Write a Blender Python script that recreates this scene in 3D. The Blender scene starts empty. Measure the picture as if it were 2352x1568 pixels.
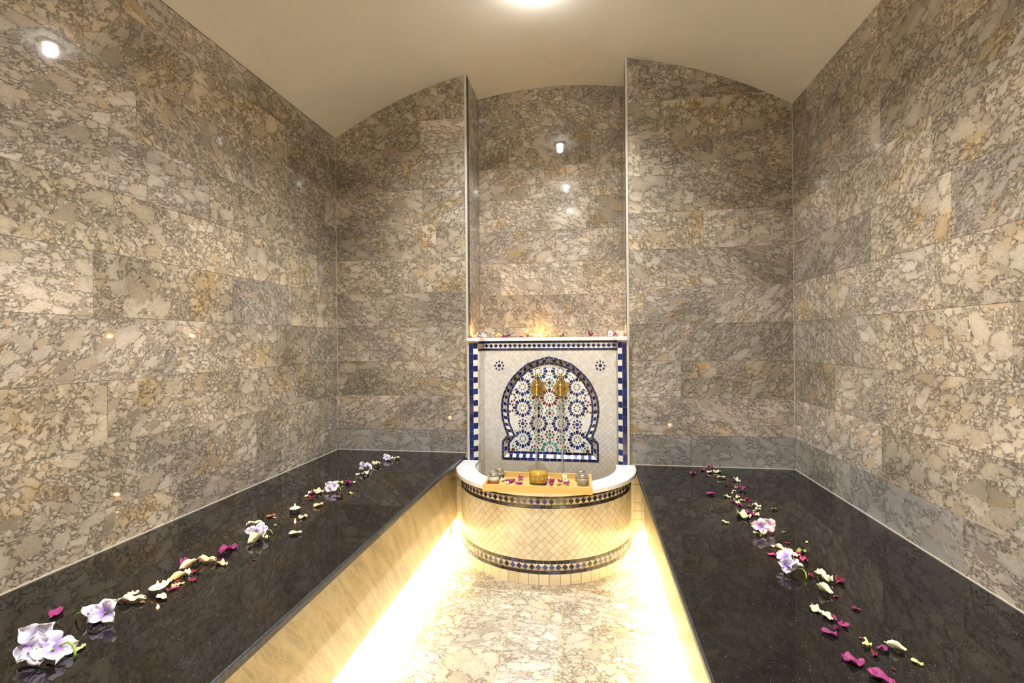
import bpy, math, random
from mathutils import Vector, Matrix
R = math.radians
random.seed(7)
sc = bpy.context.scene
COL = sc.collection

# ------------------------------------------------------------------ camera
H = 1.125                                    # eye height above the floor
YAW, PITCH, ROLL = 0.15804, -0.0007, -0.0085
F_PX = 1117.8
def camera():
    fw = Vector((-math.sin(YAW) * math.cos(PITCH), math.cos(YAW) * math.cos(PITCH), math.sin(PITCH)))
    r0 = Vector((math.cos(YAW), math.sin(YAW), 0)); u0 = r0.cross(fw)
    r = r0 * math.cos(ROLL) + u0 * math.sin(ROLL); u = u0 * math.cos(ROLL) - r0 * math.sin(ROLL)
    cd = bpy.data.cameras.new('camera'); cd.sensor_width = 36.0; cd.sensor_fit = 'HORIZONTAL'
    cd.lens = F_PX / 2352 * 36; cd.clip_start = 0.02
    co = bpy.data.objects.new('camera', cd); COL.objects.link(co)
    m = Matrix(((r.x, u.x, -fw.x, 0), (r.y, u.y, -fw.y, 0), (r.z, u.z, -fw.z, H), (0, 0, 0, 1)))
    co.matrix_world = m
    sc.camera = co
camera()

# ------------------------------------------------------------------ world, exposure, lights
w = bpy.data.worlds.new('world'); sc.world = w; w.use_nodes = True
w.node_tree.nodes['Background'].inputs[0].default_value = (0.02, 0.017, 0.013, 1)
w.node_tree.nodes['Background'].inputs[1].default_value = 1.0
sc.view_settings.view_transform = 'Standard'; sc.view_settings.look = 'None'
sc.view_settings.gamma = 1.0; sc.view_settings.use_curve_mapping = False
sc.view_settings.exposure = 0.32
sc.cycles.use_denoising = True; sc.cycles.adaptive_threshold = 0.14; sc.cycles.adaptive_min_samples = 12
sc.cycles.max_bounces = 8; sc.cycles.diffuse_bounces = 5; sc.cycles.glossy_bounces = 4
sc.cycles.transmission_bounces = 8; sc.cycles.sample_clamp_indirect = 6.0
sc.cycles.caustics_reflective = False; sc.cycles.caustics_refractive = False

BEAM_POWER, SPILL_POWER = 135.0, 3.2    # watts of each ceiling downlight: downward beam, sideways spill
DOWN_COLOR = (0.93, 0.97, 1.0)
LED_POWER = 47.0             # watts of each warm strip under the benches
LED_COLOR = (1.0, 0.82, 0.45)
DOWNLIGHTS = [2.17, 1.11, 0.16]

# ------------------------------------------------------------------ measured room
XL, XR, YB, YN, YF = -1.5208, 1.0642, 2.765, 3.074, -0.9
JL, JR = -0.698, 0.205                       # niche jambs
VX, VZ, VR = -0.2338, 0.2507, 2.4774         # vault axis and radius
SPRING = 2.3654
def vault(x): return VZ + math.sqrt(VR * VR - (x - VX) ** 2)
BL, BR = 0.475, 0.4356                       # bench tops
BASE = 0.603; COURSE = 0.2035                # baseboard top, course height

# ------------------------------------------------------------------ node helpers
def sock(nt, v, inp):
    if isinstance(v, bpy.types.NodeSocket): nt.links.new(v, inp)
    else:
        try: inp.default_value = v
        except Exception: inp.default_value = (*v, 1.0)
class NT:
    def __init__(s, name):
        s.mat = bpy.data.materials.new(name); s.mat.use_nodes = True
        s.t = s.mat.node_tree; s.b = s.t.nodes['Principled BSDF']; s.out = s.t.nodes['Material Output']
    def n(s, typ, props=None, **ins):
        nd = s.t.nodes.new('ShaderNode' + typ)
        for k, v in (props or {}).items(): setattr(nd, k, v)
        for k, v in ins.items():
            key = int(k[1:]) if k[0] == 'i' and k[1:].isdigit() else k.replace('_', ' ')
            sock(s.t, v, nd.inputs[key])
        return nd
    def math(s, op, a, b=0.0, c=0.0, clamp=False):
        return s.n('Math', {'operation': op, 'use_clamp': clamp}, i0=a, i1=b, i2=c).outputs[0]
    def vmath(s, op, a, b=(0, 0, 0)):
        return s.n('VectorMath', {'operation': op}, i0=a, i1=b).outputs[0]
    def smooth(s, v, lo, hi, a=0.0, b=1.0):
        nd = s.n('MapRange', {'interpolation_type': 'SMOOTHSTEP'}, i0=v, i1=lo, i2=hi, i3=a, i4=b); return nd.outputs[0]
    def lin(s, v, lo, hi, a=0.0, b=1.0):
        return s.n('MapRange', None, i0=v, i1=lo, i2=hi, i3=a, i4=b).outputs[0]
    def mix(s, fac, a, b, mode='MIX'):
        nd = s.n('Mix', {'data_type': 'RGBA', 'blend_type': mode})
        sock(s.t, fac, nd.inputs[0])
        for v, i in ((a, 6), (b, 7)):
            if isinstance(v, bpy.types.NodeSocket): s.t.links.new(v, nd.inputs[i])
            else: nd.inputs[i].default_value = (*v, 1.0) if len(v) == 3 else v
        return nd.outputs[2]
    def ramp(s, fac, stops, const=False):
        nd = s.n('ValToRGB'); cr = nd.color_ramp
        if const: cr.interpolation = 'CONSTANT'
        while len(cr.elements) < len(stops): cr.elements.new(0.5)
        for e, (p, c) in zip(cr.elements, stops): e.position = p; e.color = (*c, 1)
        sock(s.t, fac, nd.inputs[0]); return nd.outputs[0]
    def noise(s, vec, scale, detail=3.0, rough=0.55, dist=0.0):
        nd = s.n('TexNoise', None, Vector=vec, Scale=scale, Detail=detail, Roughness=rough, Distortion=dist)
        return nd.outputs[0], nd.outputs[1]
    def voro(s, vec, scale, feature='F1', rnd=1.0):
        return s.n('TexVoronoi', {'feature': feature}, Vector=vec, Scale=scale, Randomness=rnd)
    def set(s, **kw):
        for k, v in kw.items(): sock(s.t, v, s.b.inputs[k.replace('_', ' ')])
        return s
    def bump(s, h, strength=0.2, dist=0.002):
        nd = s.n('Bump', None, Strength=strength, Distance=dist, Height=h); s.set(Normal=nd.outputs[0]); return s
def objrand(m):
    o = m.n('ObjectInfo').outputs['Random']; g = m.n('NewGeometry').outputs['Random Per Island']
    return m.math('FRACT', m.math('ADD', o, m.math('MULTIPLY', g, 0.73)))
MAT = {}
def plain(name, col, rough=0.5, **kw):
    m = NT(name).set(Base_Color=col, Roughness=rough, **kw); MAT[name] = m.mat; return m

# ------------------------------------------------------------------ stone
def breccia(name, clast, pale, tan, matrix, veins=0.8, matrix_amount=0.5, tone=(0.82, 1.12), rough=0.09, scale=1.0, flat=False):
    """brecciated marble; every slab takes its own cut through the pattern"""
    m = NT(name); geo = m.n('NewGeometry'); r = m.n('ObjectInfo').outputs['Random']
    wn = m.n('TexWhiteNoise', {'noise_dimensions': '1D'}, W=m.math('MULTIPLY', r, 917.0)); sep = m.n('SeparateColor', None, Color=wn.outputs['Color'])
    xyz = m.n('SeparateXYZ', None, Vector=geo.outputs['Position'])
    if flat: uv = m.n('CombineXYZ', None, X=xyz.outputs[0], Y=xyz.outputs[1]).outputs[0]
    else: uv = m.n('CombineXYZ', None, X=m.math('ADD', xyz.outputs[0], xyz.outputs[1]), Y=xyz.outputs[2]).outputs[0]
    rot = m.n('VectorRotate', {'rotation_type': 'Z_AXIS'}, Vector=uv, Angle=m.lin(sep.outputs[0], 0, 1, -0.9, 0.7)).outputs[0]
    p = m.vmath('ADD', rot, m.vmath('MULTIPLY', wn.outputs['Color'], (31, 47, 0)))
    p = m.vmath('MULTIPLY', p, m.n('CombineXYZ', None, X=scale, Y=m.lin(sep.outputs[2], 0, 1, scale * 1.1, scale * 2.1), Z=0.0).outputs[0])
    def noise(vec, sc_, det=2.0, ro=0.55):
        nd = m.n('TexNoise', {'noise_dimensions': '2D'}, Vector=vec, Scale=sc_, Detail=det, Roughness=ro); return nd.outputs[0], nd.outputs[1]
    def voro(vec, sc_, feature='F1'):
        return m.n('TexVoronoi', {'feature': feature, 'voronoi_dimensions': '2D'}, Vector=vec, Scale=sc_)
    wf, wc = noise(p, 19.0, 4.0, 0.68)
    q = m.vmath('ADD', p, m.vmath('MULTIPLY', m.vmath('SUBTRACT', wc, (0.5, 0.5, 0.5)), (0.034, 0.034, 0)))
    big, bc_ = noise(p, 3.6, 3.0, 0.6); rs = m.n('SeparateColor', None, Color=bc_)
    fine, fc_ = noise(q, 85.0, 3.0, 0.7)
    mid = tuple(0.6 * a + 0.4 * b for a, b in zip(matrix, clast))
    # ground: brown-grey grains
    col = m.mix(m.smooth(fine, 0.36, 0.64), matrix, mid)
    # angular fragments in three sizes, each cell set back from its neighbours by its own amount
    for sc_, lo, hi, soft, cover, amt in ((125.0, 0.02, 0.50, 0.10, None, 0.8), (58.0, 0.0, 0.34, 0.12, 0.08, 0.92), (29.0, 0.005, 0.42, 0.07, 0.22, 0.92), (13.0, 0.02, 0.62, 0.04, None, 0.95)):
        cv = voro(q, sc_); ed = voro(q, sc_, 'DISTANCE_TO_EDGE').outputs[0]; s_ = m.n('SeparateColor', None, Color=cv.outputs['Color'])
        inset = m.lin(s_.outputs[0], 0, 1, lo, hi)
        if sc_ < 15: inset = m.math('ADD', inset, m.smooth(big, 0.62 - 0.3 * matrix_amount, 0.74 - 0.3 * matrix_amount, -0.06, 0.16))
        mask = m.smooth(m.math('SUBTRACT', ed, inset), 0.0, soft, 0.0, amt)
        if cover is not None: mask = m.math('MULTIPLY', mask, m.smooth(s_.outputs[2], cover, cover + 0.08))
        fc = m.ramp(s_.outputs[1], [(0.0, mid), (0.18, clast), (0.45, pale), (0.62, clast), (0.8, pale), (0.93, clast), (1.0, tan)])
        fc = m.mix(m.smooth(ed, 0.0, 0.35, 0.28, 0.0), fc, mid)
        fc = m.mix(m.smooth(wf, 0.40, 0.72, 0.0, 0.35), fc, clast)
        if sc_ < 15:                      # healed cracks inside the big fragments
            ce = voro(q, 30.0, 'DISTANCE_TO_EDGE').outputs[0]
            fc = m.mix(m.math('MULTIPLY', m.smooth(ce, 0.0, 0.032, 1.0, 0.0), m.smooth(wf, 0.40, 0.58, 0.15, veins)), fc, matrix)
            ce2 = voro(q, 62.0, 'DISTANCE_TO_EDGE').outputs[0]
            fc = m.mix(m.math('MULTIPLY', m.smooth(ce2, 0.0, 0.05, 1.0, 0.0), m.smooth(wf, 0.48, 0.62, 0.0, veins * 0.75)), fc, mid)
            fc = m.mix(m.smooth(fine, 0.52, 0.74, 0.0, 0.4), fc, mid)
        col = m.mix(mask, col, fc)
    # hair veins, pale calcite seams, warm iron stains
    hv, _ = noise(m.vmath('MULTIPLY', q, (1.0, 2.2, 1)), 9.0, 4.0, 0.6)
    col = m.mix(m.math('MULTIPLY', m.smooth(m.math('ABSOLUTE', m.math('SUBTRACT', hv, 0.5)), 0.0, 0.012, veins, 0.0), m.smooth(rs.outputs[2], 0.4, 0.6)), col, mid)
    st = m.smooth(m.math('ABSOLUTE', m.math('SUBTRACT', big, 0.52)), 0.0, 0.007, 0.6, 0.0)
    col = m.mix(m.math('MULTIPLY', st, m.smooth(wf, 0.42, 0.58)), col, pale)
    col = m.mix(m.smooth(rs.outputs[1], 0.58, 0.74, 0.0, 0.65), col, m.mix(1.0, col, (1.02, 0.86, 0.56), 'MULTIPLY'))
    zone, _ = noise(p, 2.6, 2.0, 0.5)
    col = m.mix(1.0, col, m.lin(zone, 0.28, 0.72, 0.74, 1.20), 'MULTIPLY')
    tv = m.lin(sep.outputs[1], 0, 1, tone[0], tone[1])
    bc = m.n('CombineColor', None, i0=tv, i1=m.math('MULTIPLY', tv, m.lin(sep.outputs[2], 0, 1, 0.975, 1.0)), i2=m.math('MULTIPLY', tv, m.lin(sep.outputs[2], 0, 1, 0.88, 1.03)))
    col = m.mix(1.0, col, bc.outputs[0], 'MULTIPLY')
    m.set(Base_Color=col, Roughness=rough); MAT[name] = m.mat
breccia('wall_marble', (0.43, 0.362, 0.278), (0.565, 0.508, 0.43), (0.45, 0.34, 0.205), (0.158, 0.128, 0.101), rough=0.045, scale=1.0)
breccia('base_marble', (0.36, 0.335, 0.30), (0.43, 0.41, 0.38), (0.38, 0.32, 0.24), (0.18, 0.158, 0.138), veins=0.8, matrix_amount=0.0, tone=(0.88, 1.02), scale=0.75, rough=0.045)
breccia('floor_marble', (0.54, 0.495, 0.42), (0.66, 0.625, 0.565), (0.50, 0.42, 0.30), (0.21, 0.17, 0.125), matrix_amount=0.12, tone=(0.94, 1.06), rough=0.16, flat=True, scale=1.1)

def carrara():
    m = NT('white_marble'); geo = m.n('NewGeometry').outputs['Position']
    a, _ = m.noise(m.vmath('MULTIPLY', geo, (3.0, 9.0, 6.0)), 3.0, 6.0, 0.62, 0.8)
    b, _ = m.noise(geo, 9.0, 3.0)
    v = m.smooth(m.math('ABSOLUTE', m.math('SUBTRACT', a, 0.5)), 0.0, 0.12, 1.0, 0.0)
    col = m.mix(m.math('MULTIPLY', v, m.lin(b, 0.3, 0.7, 0.1, 0.45)), (0.84, 0.83, 0.81), (0.52, 0.53, 0.54))
    m.set(Base_Color=col, Roughness=0.22); MAT['white_marble'] = m.mat
carrara()
def travertine():
    m = NT('bench_stone'); geo = m.n('NewGeometry').outputs['Position']
    rot = m.n('VectorRotate', {'rotation_type': 'X_AXIS'}, Vector=geo, Angle=R(-38)).outputs[0]
    st = m.vmath('MULTIPLY', rot, (1, 13.0, 2.2))
    a, _ = m.noise(st, 2.0, 6.0, 0.62, 0.6); b, _ = m.noise(st, 5.5, 4.0, 0.6); c, _ = m.noise(rot, 3.0, 2.0)
    col = m.ramp(a, [(0.30, (0.29, 0.235, 0.145)), (0.48, (0.43, 0.365, 0.24)), (0.62, (0.52, 0.46, 0.325)), (0.75, (0.41, 0.325, 0.175))])
    col = m.mix(m.smooth(b, 0.45, 0.7, 0.0, 0.5), col, (0.34, 0.315, 0.26))
    col = m.mix(m.smooth(m.math('ABSOLUTE', m.math('SUBTRACT', b, 0.5)), 0.0, 0.03, 0.5, 0.0), col, (0.62, 0.56, 0.42))
    m.set(Base_Color=col, Roughness=0.3); MAT['bench_stone'] = m.mat
travertine()
def granite():
    m = NT('black_granite'); geo = m.n('NewGeometry').outputs['Position']
    base, _ = m.noise(geo, 35.0, 4.0, 0.7)
    col = m.ramp(base, [(0.3, (0.006, 0.005, 0.004)), (0.6, (0.013, 0.011, 0.009)), (0.8, (0.022, 0.018, 0.013))])
    for sc_, thr, rad, bright in ((330.0, 0.965, 0.24, 0.34), (150.0, 0.986, 0.11, 0.6)):
        v = m.voro(geo, sc_); s = m.n('SeparateColor', None, Color=v.outputs['Color'])
        f = m.math('MULTIPLY', m.math('LESS_THAN', v.outputs['Distance'], rad), m.math('GREATER_THAN', s.outputs[0], thr))
        tint = m.mix(s.outputs[1], (bright, bright * 0.9, bright * 0.75), (bright * 0.8, bright * 0.9, bright))
        col = m.mix(f, col, tint)
    m.set(Base_Color=col, Roughness=0.035, IOR=1.50); MAT['black_granite'] = m.mat
    m = NT('granite_edge'); geo = m.n('NewGeometry').outputs['Position']
    n_, _ = m.noise(geo, 140.0, 3.0, 0.7)
    m.set(Base_Color=m.ramp(n_, [(0.35, (0.012, 0.013, 0.016)), (0.7, (0.06, 0.062, 0.068))]), Roughness=0.32); MAT['granite_edge'] = m.mat
granite()
def plaster():
    m = NT('plaster'); geo = m.n('NewGeometry').outputs['Position']; n_, _ = m.noise(geo, 90.0, 3.0); l_, _ = m.noise(geo, 1.3, 2.0)
    v = m.voro(geo, 55.0); s = m.n('SeparateColor', None, Color=v.outputs['Color'])
    speck = m.math('MULTIPLY', m.math('LESS_THAN', v.outputs['Distance'], 0.10), m.math('GREATER_THAN', s.outputs[0], 0.994))
    col = m.mix(m.lin(l_, 0.3, 0.7), (0.81, 0.765, 0.675), (0.84, 0.795, 0.705))
    col = m.mix(m.math('MULTIPLY', speck, 0.6), col, (0.2, 0.15, 0.1))
    m.set(Base_Color=col, Roughness=0.62); m.bump(n_, 0.05, 0.001); MAT['plaster'] = m.mat
plaster()

# ------------------------------------------------------------------ glazed tiles, metal, glass, small stuff
def tilemat(name, stops, rough=0.16, spread=0.0, low_tint=None):
    m = NT(name); r = objrand(m); geo = m.n('NewGeometry').outputs['Position']
    col = m.ramp(r, stops); n_, _ = m.noise(geo, 60.0, 3.0)
    col = m.mix(0.25, col, m.mix(1.0, col, m.lin(n_, 0.3, 0.7, 0.6, 1.3), 'MULTIPLY'))
    if low_tint:                                   # uneven ochre tint that sets in below a height
        z = m.n('SeparateXYZ', None, Vector=geo).outputs[2]; big, _ = m.noise(geo, 9.0, 3.0)
        f = m.math('MULTIPLY', m.smooth(m.math('ADD', z, m.math('MULTIPLY', m.math('SUBTRACT', big, 0.5), 0.22)), low_tint[0], low_tint[1], 1.0, 0.0), low_tint[2])
        col = m.mix(f, col, (0.52, 0.36, 0.13))
    m.set(Base_Color=col, Roughness=rough); m.bump(n_, 0.12, 0.001); MAT[name] = m.mat
tilemat('cream_tile', [(0.0, (0.62, 0.58, 0.52)), (0.4, (0.70, 0.67, 0.61)), (0.75, (0.67, 0.62, 0.56)), (1.0, (0.74, 0.71, 0.66))], 0.2, low_tint=(0.34, 0.56, 0.4))
tilemat('basin_tile', [(0.0, (0.47, 0.42, 0.33)), (0.5, (0.54, 0.49, 0.39)), (1.0, (0.59, 0.54, 0.44))], 0.2)
tilemat('navy_tile', [(0.0, (0.006, 0.006, 0.02)), (0.35, (0.010, 0.012, 0.055)), (0.6, (0.012, 0.016, 0.08)), (0.85, (0.012, 0.026, 0.15)), (1.0, (0.02, 0.045, 0.24))], 0.14)
tilemat('blue_tile', [(0.0, (0.008, 0.011, 0.065)), (0.5, (0.010, 0.020, 0.105)), (1.0, (0.014, 0.038, 0.18))], 0.12)
tilemat('band_tile', [(0.0, (0.012, 0.009, 0.010)), (0.5, (0.02, 0.017, 0.024)), (0.8, (0.035, 0.032, 0.05)), (1.0, (0.04, 0.05, 0.16))], 0.22)
tilemat('band_diamond', [(0.0, (0.010, 0.008, 0.010)), (0.4, (0.022, 0.02, 0.035)), (0.7, (0.03, 0.035, 0.12)), (1.0, (0.05, 0.06, 0.22))], 0.2)
tilemat('white_tile', [(0.0, (0.79, 0.76, 0.69)), (1.0, (0.85, 0.82, 0.76))], 0.2)
tilemat('ochre_shade_tile', [(0.0, (0.52, 0.43, 0.29)), (1.0, (0.60, 0.52, 0.38))], 0.25)  # ochre on the reveals; shade painted into the arch's pale chequers
tilemat('red_tile', [(0.0, (0.13, 0.018, 0.012)), (1.0, (0.20, 0.035, 0.02))], 0.2)
tilemat('green_tile', [(0.0, (0.05, 0.22, 0.14)), (1.0, (0.12, 0.36, 0.25))], 0.2)
tilemat('black_tile', [(0.0, (0.012, 0.010, 0.008)), (1.0, (0.03, 0.022, 0.014))], 0.2)
plain('grout', (0.50, 0.43, 0.32), 0.8)
plain('grout_light', (0.48, 0.43, 0.35), 0.7)
plain('panel_grout', (0.60, 0.53, 0.42), 0.7)
plain('basin_grout', (0.56, 0.43, 0.19), 0.7)
plain('caulk', (0.62, 0.57, 0.48), 0.5); plain('bead', (0.56, 0.51, 0.43), 0.3)
def brass():
    m = NT('brass'); geo = m.n('NewGeometry').outputs['Position']; n_, _ = m.noise(geo, 160.0, 3.0)
    m.set(Base_Color=m.mix(m.lin(n_, 0.35, 0.65), (0.62, 0.40, 0.10), (0.78, 0.56, 0.20)), Metallic=1.0, Roughness=0.24); MAT['brass'] = m.mat
    m = NT('brass_worn'); n_, _ = m.noise(m.n('NewGeometry').outputs['Position'], 110.0, 4.0, 0.6)
    m.set(Base_Color=m.mix(m.lin(n_, 0.3, 0.7), (0.34, 0.22, 0.07), (0.60, 0.42, 0.15)), Metallic=1.0, Roughness=0.38); m.bump(n_, 0.7, 0.0015); MAT['brass_worn'] = m.mat
brass()
def bamboo():
    m = NT('bamboo'); tc = m.n('TexCoord').outputs['Object']
    st = m.vmath('MULTIPLY', tc, (3.0, 70.0, 90.0)); a, _ = m.noise(st, 1.5, 4.0, 0.6); b, _ = m.noise(m.vmath('MULTIPLY', tc, (1, 14.0, 20.0)), 3.0, 2.0)
    col = m.ramp(a, [(0.3, (0.56, 0.34, 0.10)), (0.55, (0.68, 0.44, 0.15)), (0.75, (0.74, 0.52, 0.22))])
    col = m.mix(m.smooth(b, 0.5, 0.8, 0.0, 0.35), col, (0.46, 0.27, 0.08))
    m.set(Base_Color=col, Roughness=0.42); MAT['bamboo'] = m.mat
bamboo()
plain('aluminium', (0.66, 0.65, 0.63), 0.3, Metallic=1.0)
plain('wax', (0.94, 0.72, 0.48), 0.4)
plain('wick', (0.02, 0.015, 0.01), 0.9)
def emit(name, col, s):
    m = NT(name); m.set(Base_Color=(0, 0, 0), Emission_Color=col, Emission_Strength=s); MAT[name] = m.mat
emit('flame', (1.0, 0.50, 0.14), 6.0)
emit('lens', (1.0, 0.97, 0.94), 40.0)
emit('led', (1.0, 0.74, 0.34), 18.0)
for _n in ('flame', 'lens', 'led'): MAT[_n].cycles.emission_sampling = 'NONE'      # the lamps beside them are sampled instead
def thin_glass(name, tint):
    m = NT(name); tr_ = m.n('BsdfTransparent', None, Color=tint); gl = m.n('BsdfGlossy', None, Roughness=0.03); lw = m.n('LayerWeight', None, Blend=0.5).outputs['Facing']
    fac = m.math('ADD', m.math('MULTIPLY', m.math('POWER', lw, 3.0), 0.8), 0.06)
    mx = m.n('MixShader', None, i0=fac); m.t.links.new(tr_.outputs[0], mx.inputs[1]); m.t.links.new(gl.outputs[0], mx.inputs[2]); m.t.links.new(mx.outputs[0], m.out.inputs[0]); MAT[name] = m.mat
thin_glass('glass', (0.94, 0.95, 0.94))
thin_glass('green_glass', (0.45, 0.80, 0.58))
plain('amber_liquid', (0.82, 0.46, 0.05), 0.15, Transmission_Weight=0.2, IOR=1.36)
plain('gold_paint', (0.60, 0.33, 0.03), 0.25)
plain('paint_green', (0.06, 0.30, 0.05), 0.4); plain('paint_blue', (0.03, 0.05, 0.25), 0.4); plain('paint_red', (0.45, 0.05, 0.02), 0.4); plain('paint_pale', (0.8, 0.66, 0.5), 0.4)
plain('cream_paste', (0.70, 0.68, 0.55), 0.35); plain('olive_paste', (0.36, 0.31, 0.18), 0.3); plain('red_paste', (0.42, 0.07, 0.02), 0.3); plain('grey_paste', (0.40, 0.36, 0.26), 0.3)
plain('dark_label', (0.05, 0.03, 0.035), 0.5); plain('label_print', (0.45, 0.38, 0.34), 0.5)
def water():
    m = NT('water'); m.set(Base_Color=(0.93, 0.95, 0.95), Roughness=0.04, Transmission_Weight=1.0, IOR=1.33); MAT['water'] = m.mat
    m = NT('stream'); geo = m.n('TexCoord').outputs['Object']; n_, _ = m.noise(m.vmath('MULTIPLY', geo, (60, 60, 5.0)), 3.0, 3.0)
    tr = m.n('BsdfTransparent', None, Color=(0.95, 0.94, 0.92)); m.set(Base_Color=(0.80, 0.78, 0.74), Roughness=0.10)
    mx = m.n('MixShader', None, i0=m.lin(n_, 0.3, 0.7, 0.12, 0.34)); m.t.links.new(tr.outputs[0], mx.inputs[1]); m.t.links.new(m.b.outputs[0], mx.inputs[2])
    m.t.links.new(mx.outputs[0], m.out.inputs[0]); MAT['stream'] = m.mat
water()
def petalmat(name, a, b, rough=0.6, tr=0.15):
    m = NT(name); tc = m.n('TexCoord').outputs['Object']; n_, _ = m.noise(tc, 2.6, 4.0, 0.6); r = m.n('ObjectInfo').outputs['Random']
    col = m.mix(m.lin(n_, 0.3, 0.7), a, b); col = m.mix(1.0, col, m.lin(r, 0, 1, 0.8, 1.15), 'MULTIPLY')
    m.set(Base_Color=col, Roughness=rough); MAT[name] = m.mat
petalmat('petal_c', (0.80, 0.70, 0.48), (0.66, 0.54, 0.30)); petalmat('petal_y', (0.74, 0.62, 0.26), (0.60, 0.52, 0.16))
petalmat('petal_m', (0.34, 0.025, 0.15), (0.22, 0.013, 0.085)); petalmat('petal_r', (0.24, 0.006, 0.04), (0.12, 0.003, 0.018))
petalmat('petal_d', (0.09, 0.004, 0.010), (0.035, 0.002, 0.004)); petalmat('petal_b', (0.34, 0.14, 0.03), (0.18, 0.06, 0.015))
petalmat('petal_g', (0.16, 0.24, 0.05), (0.24, 0.28, 0.08)); petalmat('petal_o', (0.78, 0.44, 0.22), (0.66, 0.50, 0.24)); petalmat('petal_v', (0.28, 0.20, 0.55), (0.40, 0.30, 0.65))
def lilac():
    m = NT('lilac_petal'); at = m.n('Attribute', {'attribute_name': 'reach'}).outputs['Fac']
    n_, _ = m.noise(m.n('TexCoord').outputs['Object'], 60.0, 3.0)
    f = m.math('ADD', at, m.math('MULTIPLY', m.math('SUBTRACT', n_, 0.5), 0.25))
    col = m.ramp(f, [(0.0, (0.25, 0.10, 0.50)), (0.25, (0.42, 0.26, 0.66)), (0.5, (0.64, 0.55, 0.74)), (0.75, (0.76, 0.69, 0.74)), (1.0, (0.80, 0.74, 0.70))])
    m.set(Base_Color=col, Roughness=0.5); MAT['lilac_petal'] = m.mat
lilac()
plain('stem', (0.30, 0.42, 0.05), 0.45)

# ------------------------------------------------------------------ mesh helpers
def add(name, me, mat=None, parent=None, loc=None, rot=None, scale=None):
    o = bpy.data.objects.new(name, me); COL.objects.link(o)
    if mat and me is not None and not me.materials: me.materials.append(MAT[mat])
    if parent: o.parent = parent
    if loc: o.location = loc
    if rot: o.rotation_euler = rot
    if scale: o.scale = scale
    return o
def raw(verts, faces, mat=None, smooth=False):
    me = bpy.data.meshes.new('m'); me.from_pydata([tuple(v) for v in verts], [], faces); me.update()
    if mat: me.materials.append(MAT[mat])
    if smooth: me.polygons.foreach_set('use_smooth', [True] * len(me.polygons))
    return me
def thing(name, label, cat, loc=(0, 0, 0), rz=0.0, group=None):
    o = bpy.data.objects.new(name, None); COL.objects.link(o); o.location = loc; o.rotation_euler = (0, 0, rz); o.empty_display_size = 0.05
    o['label'] = label; o['category'] = cat
    if group: o['group'] = group
    return o
def tag(o, label, cat, group=None):
    o['label'] = label; o['category'] = cat
    if group: o['group'] = group
    return o
def struct(name, me, label=None):
    o = add(name, me); o['kind'] = 'structure'
    if label: o['label'] = label
    return o
def boxmesh(x0, x1, y0, y1, z0, z1, mat=None):
    v = [(x0, y0, z0), (x1, y0, z0), (x1, y1, z0), (x0, y1, z0), (x0, y0, z1), (x1, y0, z1), (x1, y1, z1), (x0, y1, z1)]
    f = [(0, 3, 2, 1), (4, 5, 6, 7), (0, 1, 5, 4), (1, 2, 6, 5), (2, 3, 7, 6), (3, 0, 4, 7)]
    return raw(v, f, mat)
CUBES = {}
def cube(mat):
    if mat not in CUBES: CUBES[mat] = boxmesh(-.5, .5, -.5, .5, -.5, .5, mat)
    return CUBES[mat]
def boxobj(name, mat, parent, x0, x1, y0, y1, z0, z1):
    return add(name, cube(mat), None, parent, ((x0 + x1) / 2, (y0 + y1) / 2, (z0 + z1) / 2), None, (x1 - x0, y1 - y0, z1 - z0))
def prism(poly, fmap, depth, mat):
    """poly of (u, v) -> closed prism; fmap(u, v, d) gives the point at depth d behind the face"""
    n = len(poly); v = [fmap(a, b, 0.0) for a, b in poly] + [fmap(a, b, depth) for a, b in poly]
    f = [tuple(range(n)), tuple(range(2 * n - 1, n - 1, -1))] + [(i, i + n, (i + 1) % n + n, (i + 1) % n) for i in range(n)]
    return raw(v, f, mat)
class Join:
    def __init__(s): s.v = []; s.f = []
    def prism(s, poly, fmap, depth):
        n = len(poly); b = len(s.v)
        s.v += [tuple(fmap(a, c, 0.0)) for a, c in poly] + [tuple(fmap(a, c, depth)) for a, c in poly]
        s.f += [tuple(b + i for i in range(n))] + [(b + i, b + i + n, b + (i + 1) % n + n, b + (i + 1) % n) for i in range(n)]
    def build(s, name, mat, parent, smooth=False): return add(name, raw(s.v, s.f, mat, smooth), None, parent)
def lathe(profile, seg=32, cap=False):
    v = []; f = []
    for r, z in profile:
        for i in range(seg):
            a = 2 * math.pi * i / seg; v.append((r * math.cos(a), r * math.sin(a), z))
    for k in range(len(profile) - 1):
        for i in range(seg):
            j = (i + 1) % seg; f.append((k * seg + i, k * seg + j, (k + 1) * seg + j, (k + 1) * seg + i))
    if cap:
        f.append(tuple(range(seg - 1, -1, -1))); b = (len(profile) - 1) * seg; f.append(tuple(range(b, b + seg)))
    return v, f
def lathe_obj(name, profile, mat, parent, loc=(0, 0, 0), rot=None, seg=32, cap=True):
    v, f = lathe(profile, seg, cap); me = raw(v, f, mat, True)
    for p in me.polygons:
        if len(p.vertices) > 4: p.use_smooth = False
    return add(name, me, None, parent, loc, rot)
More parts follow.
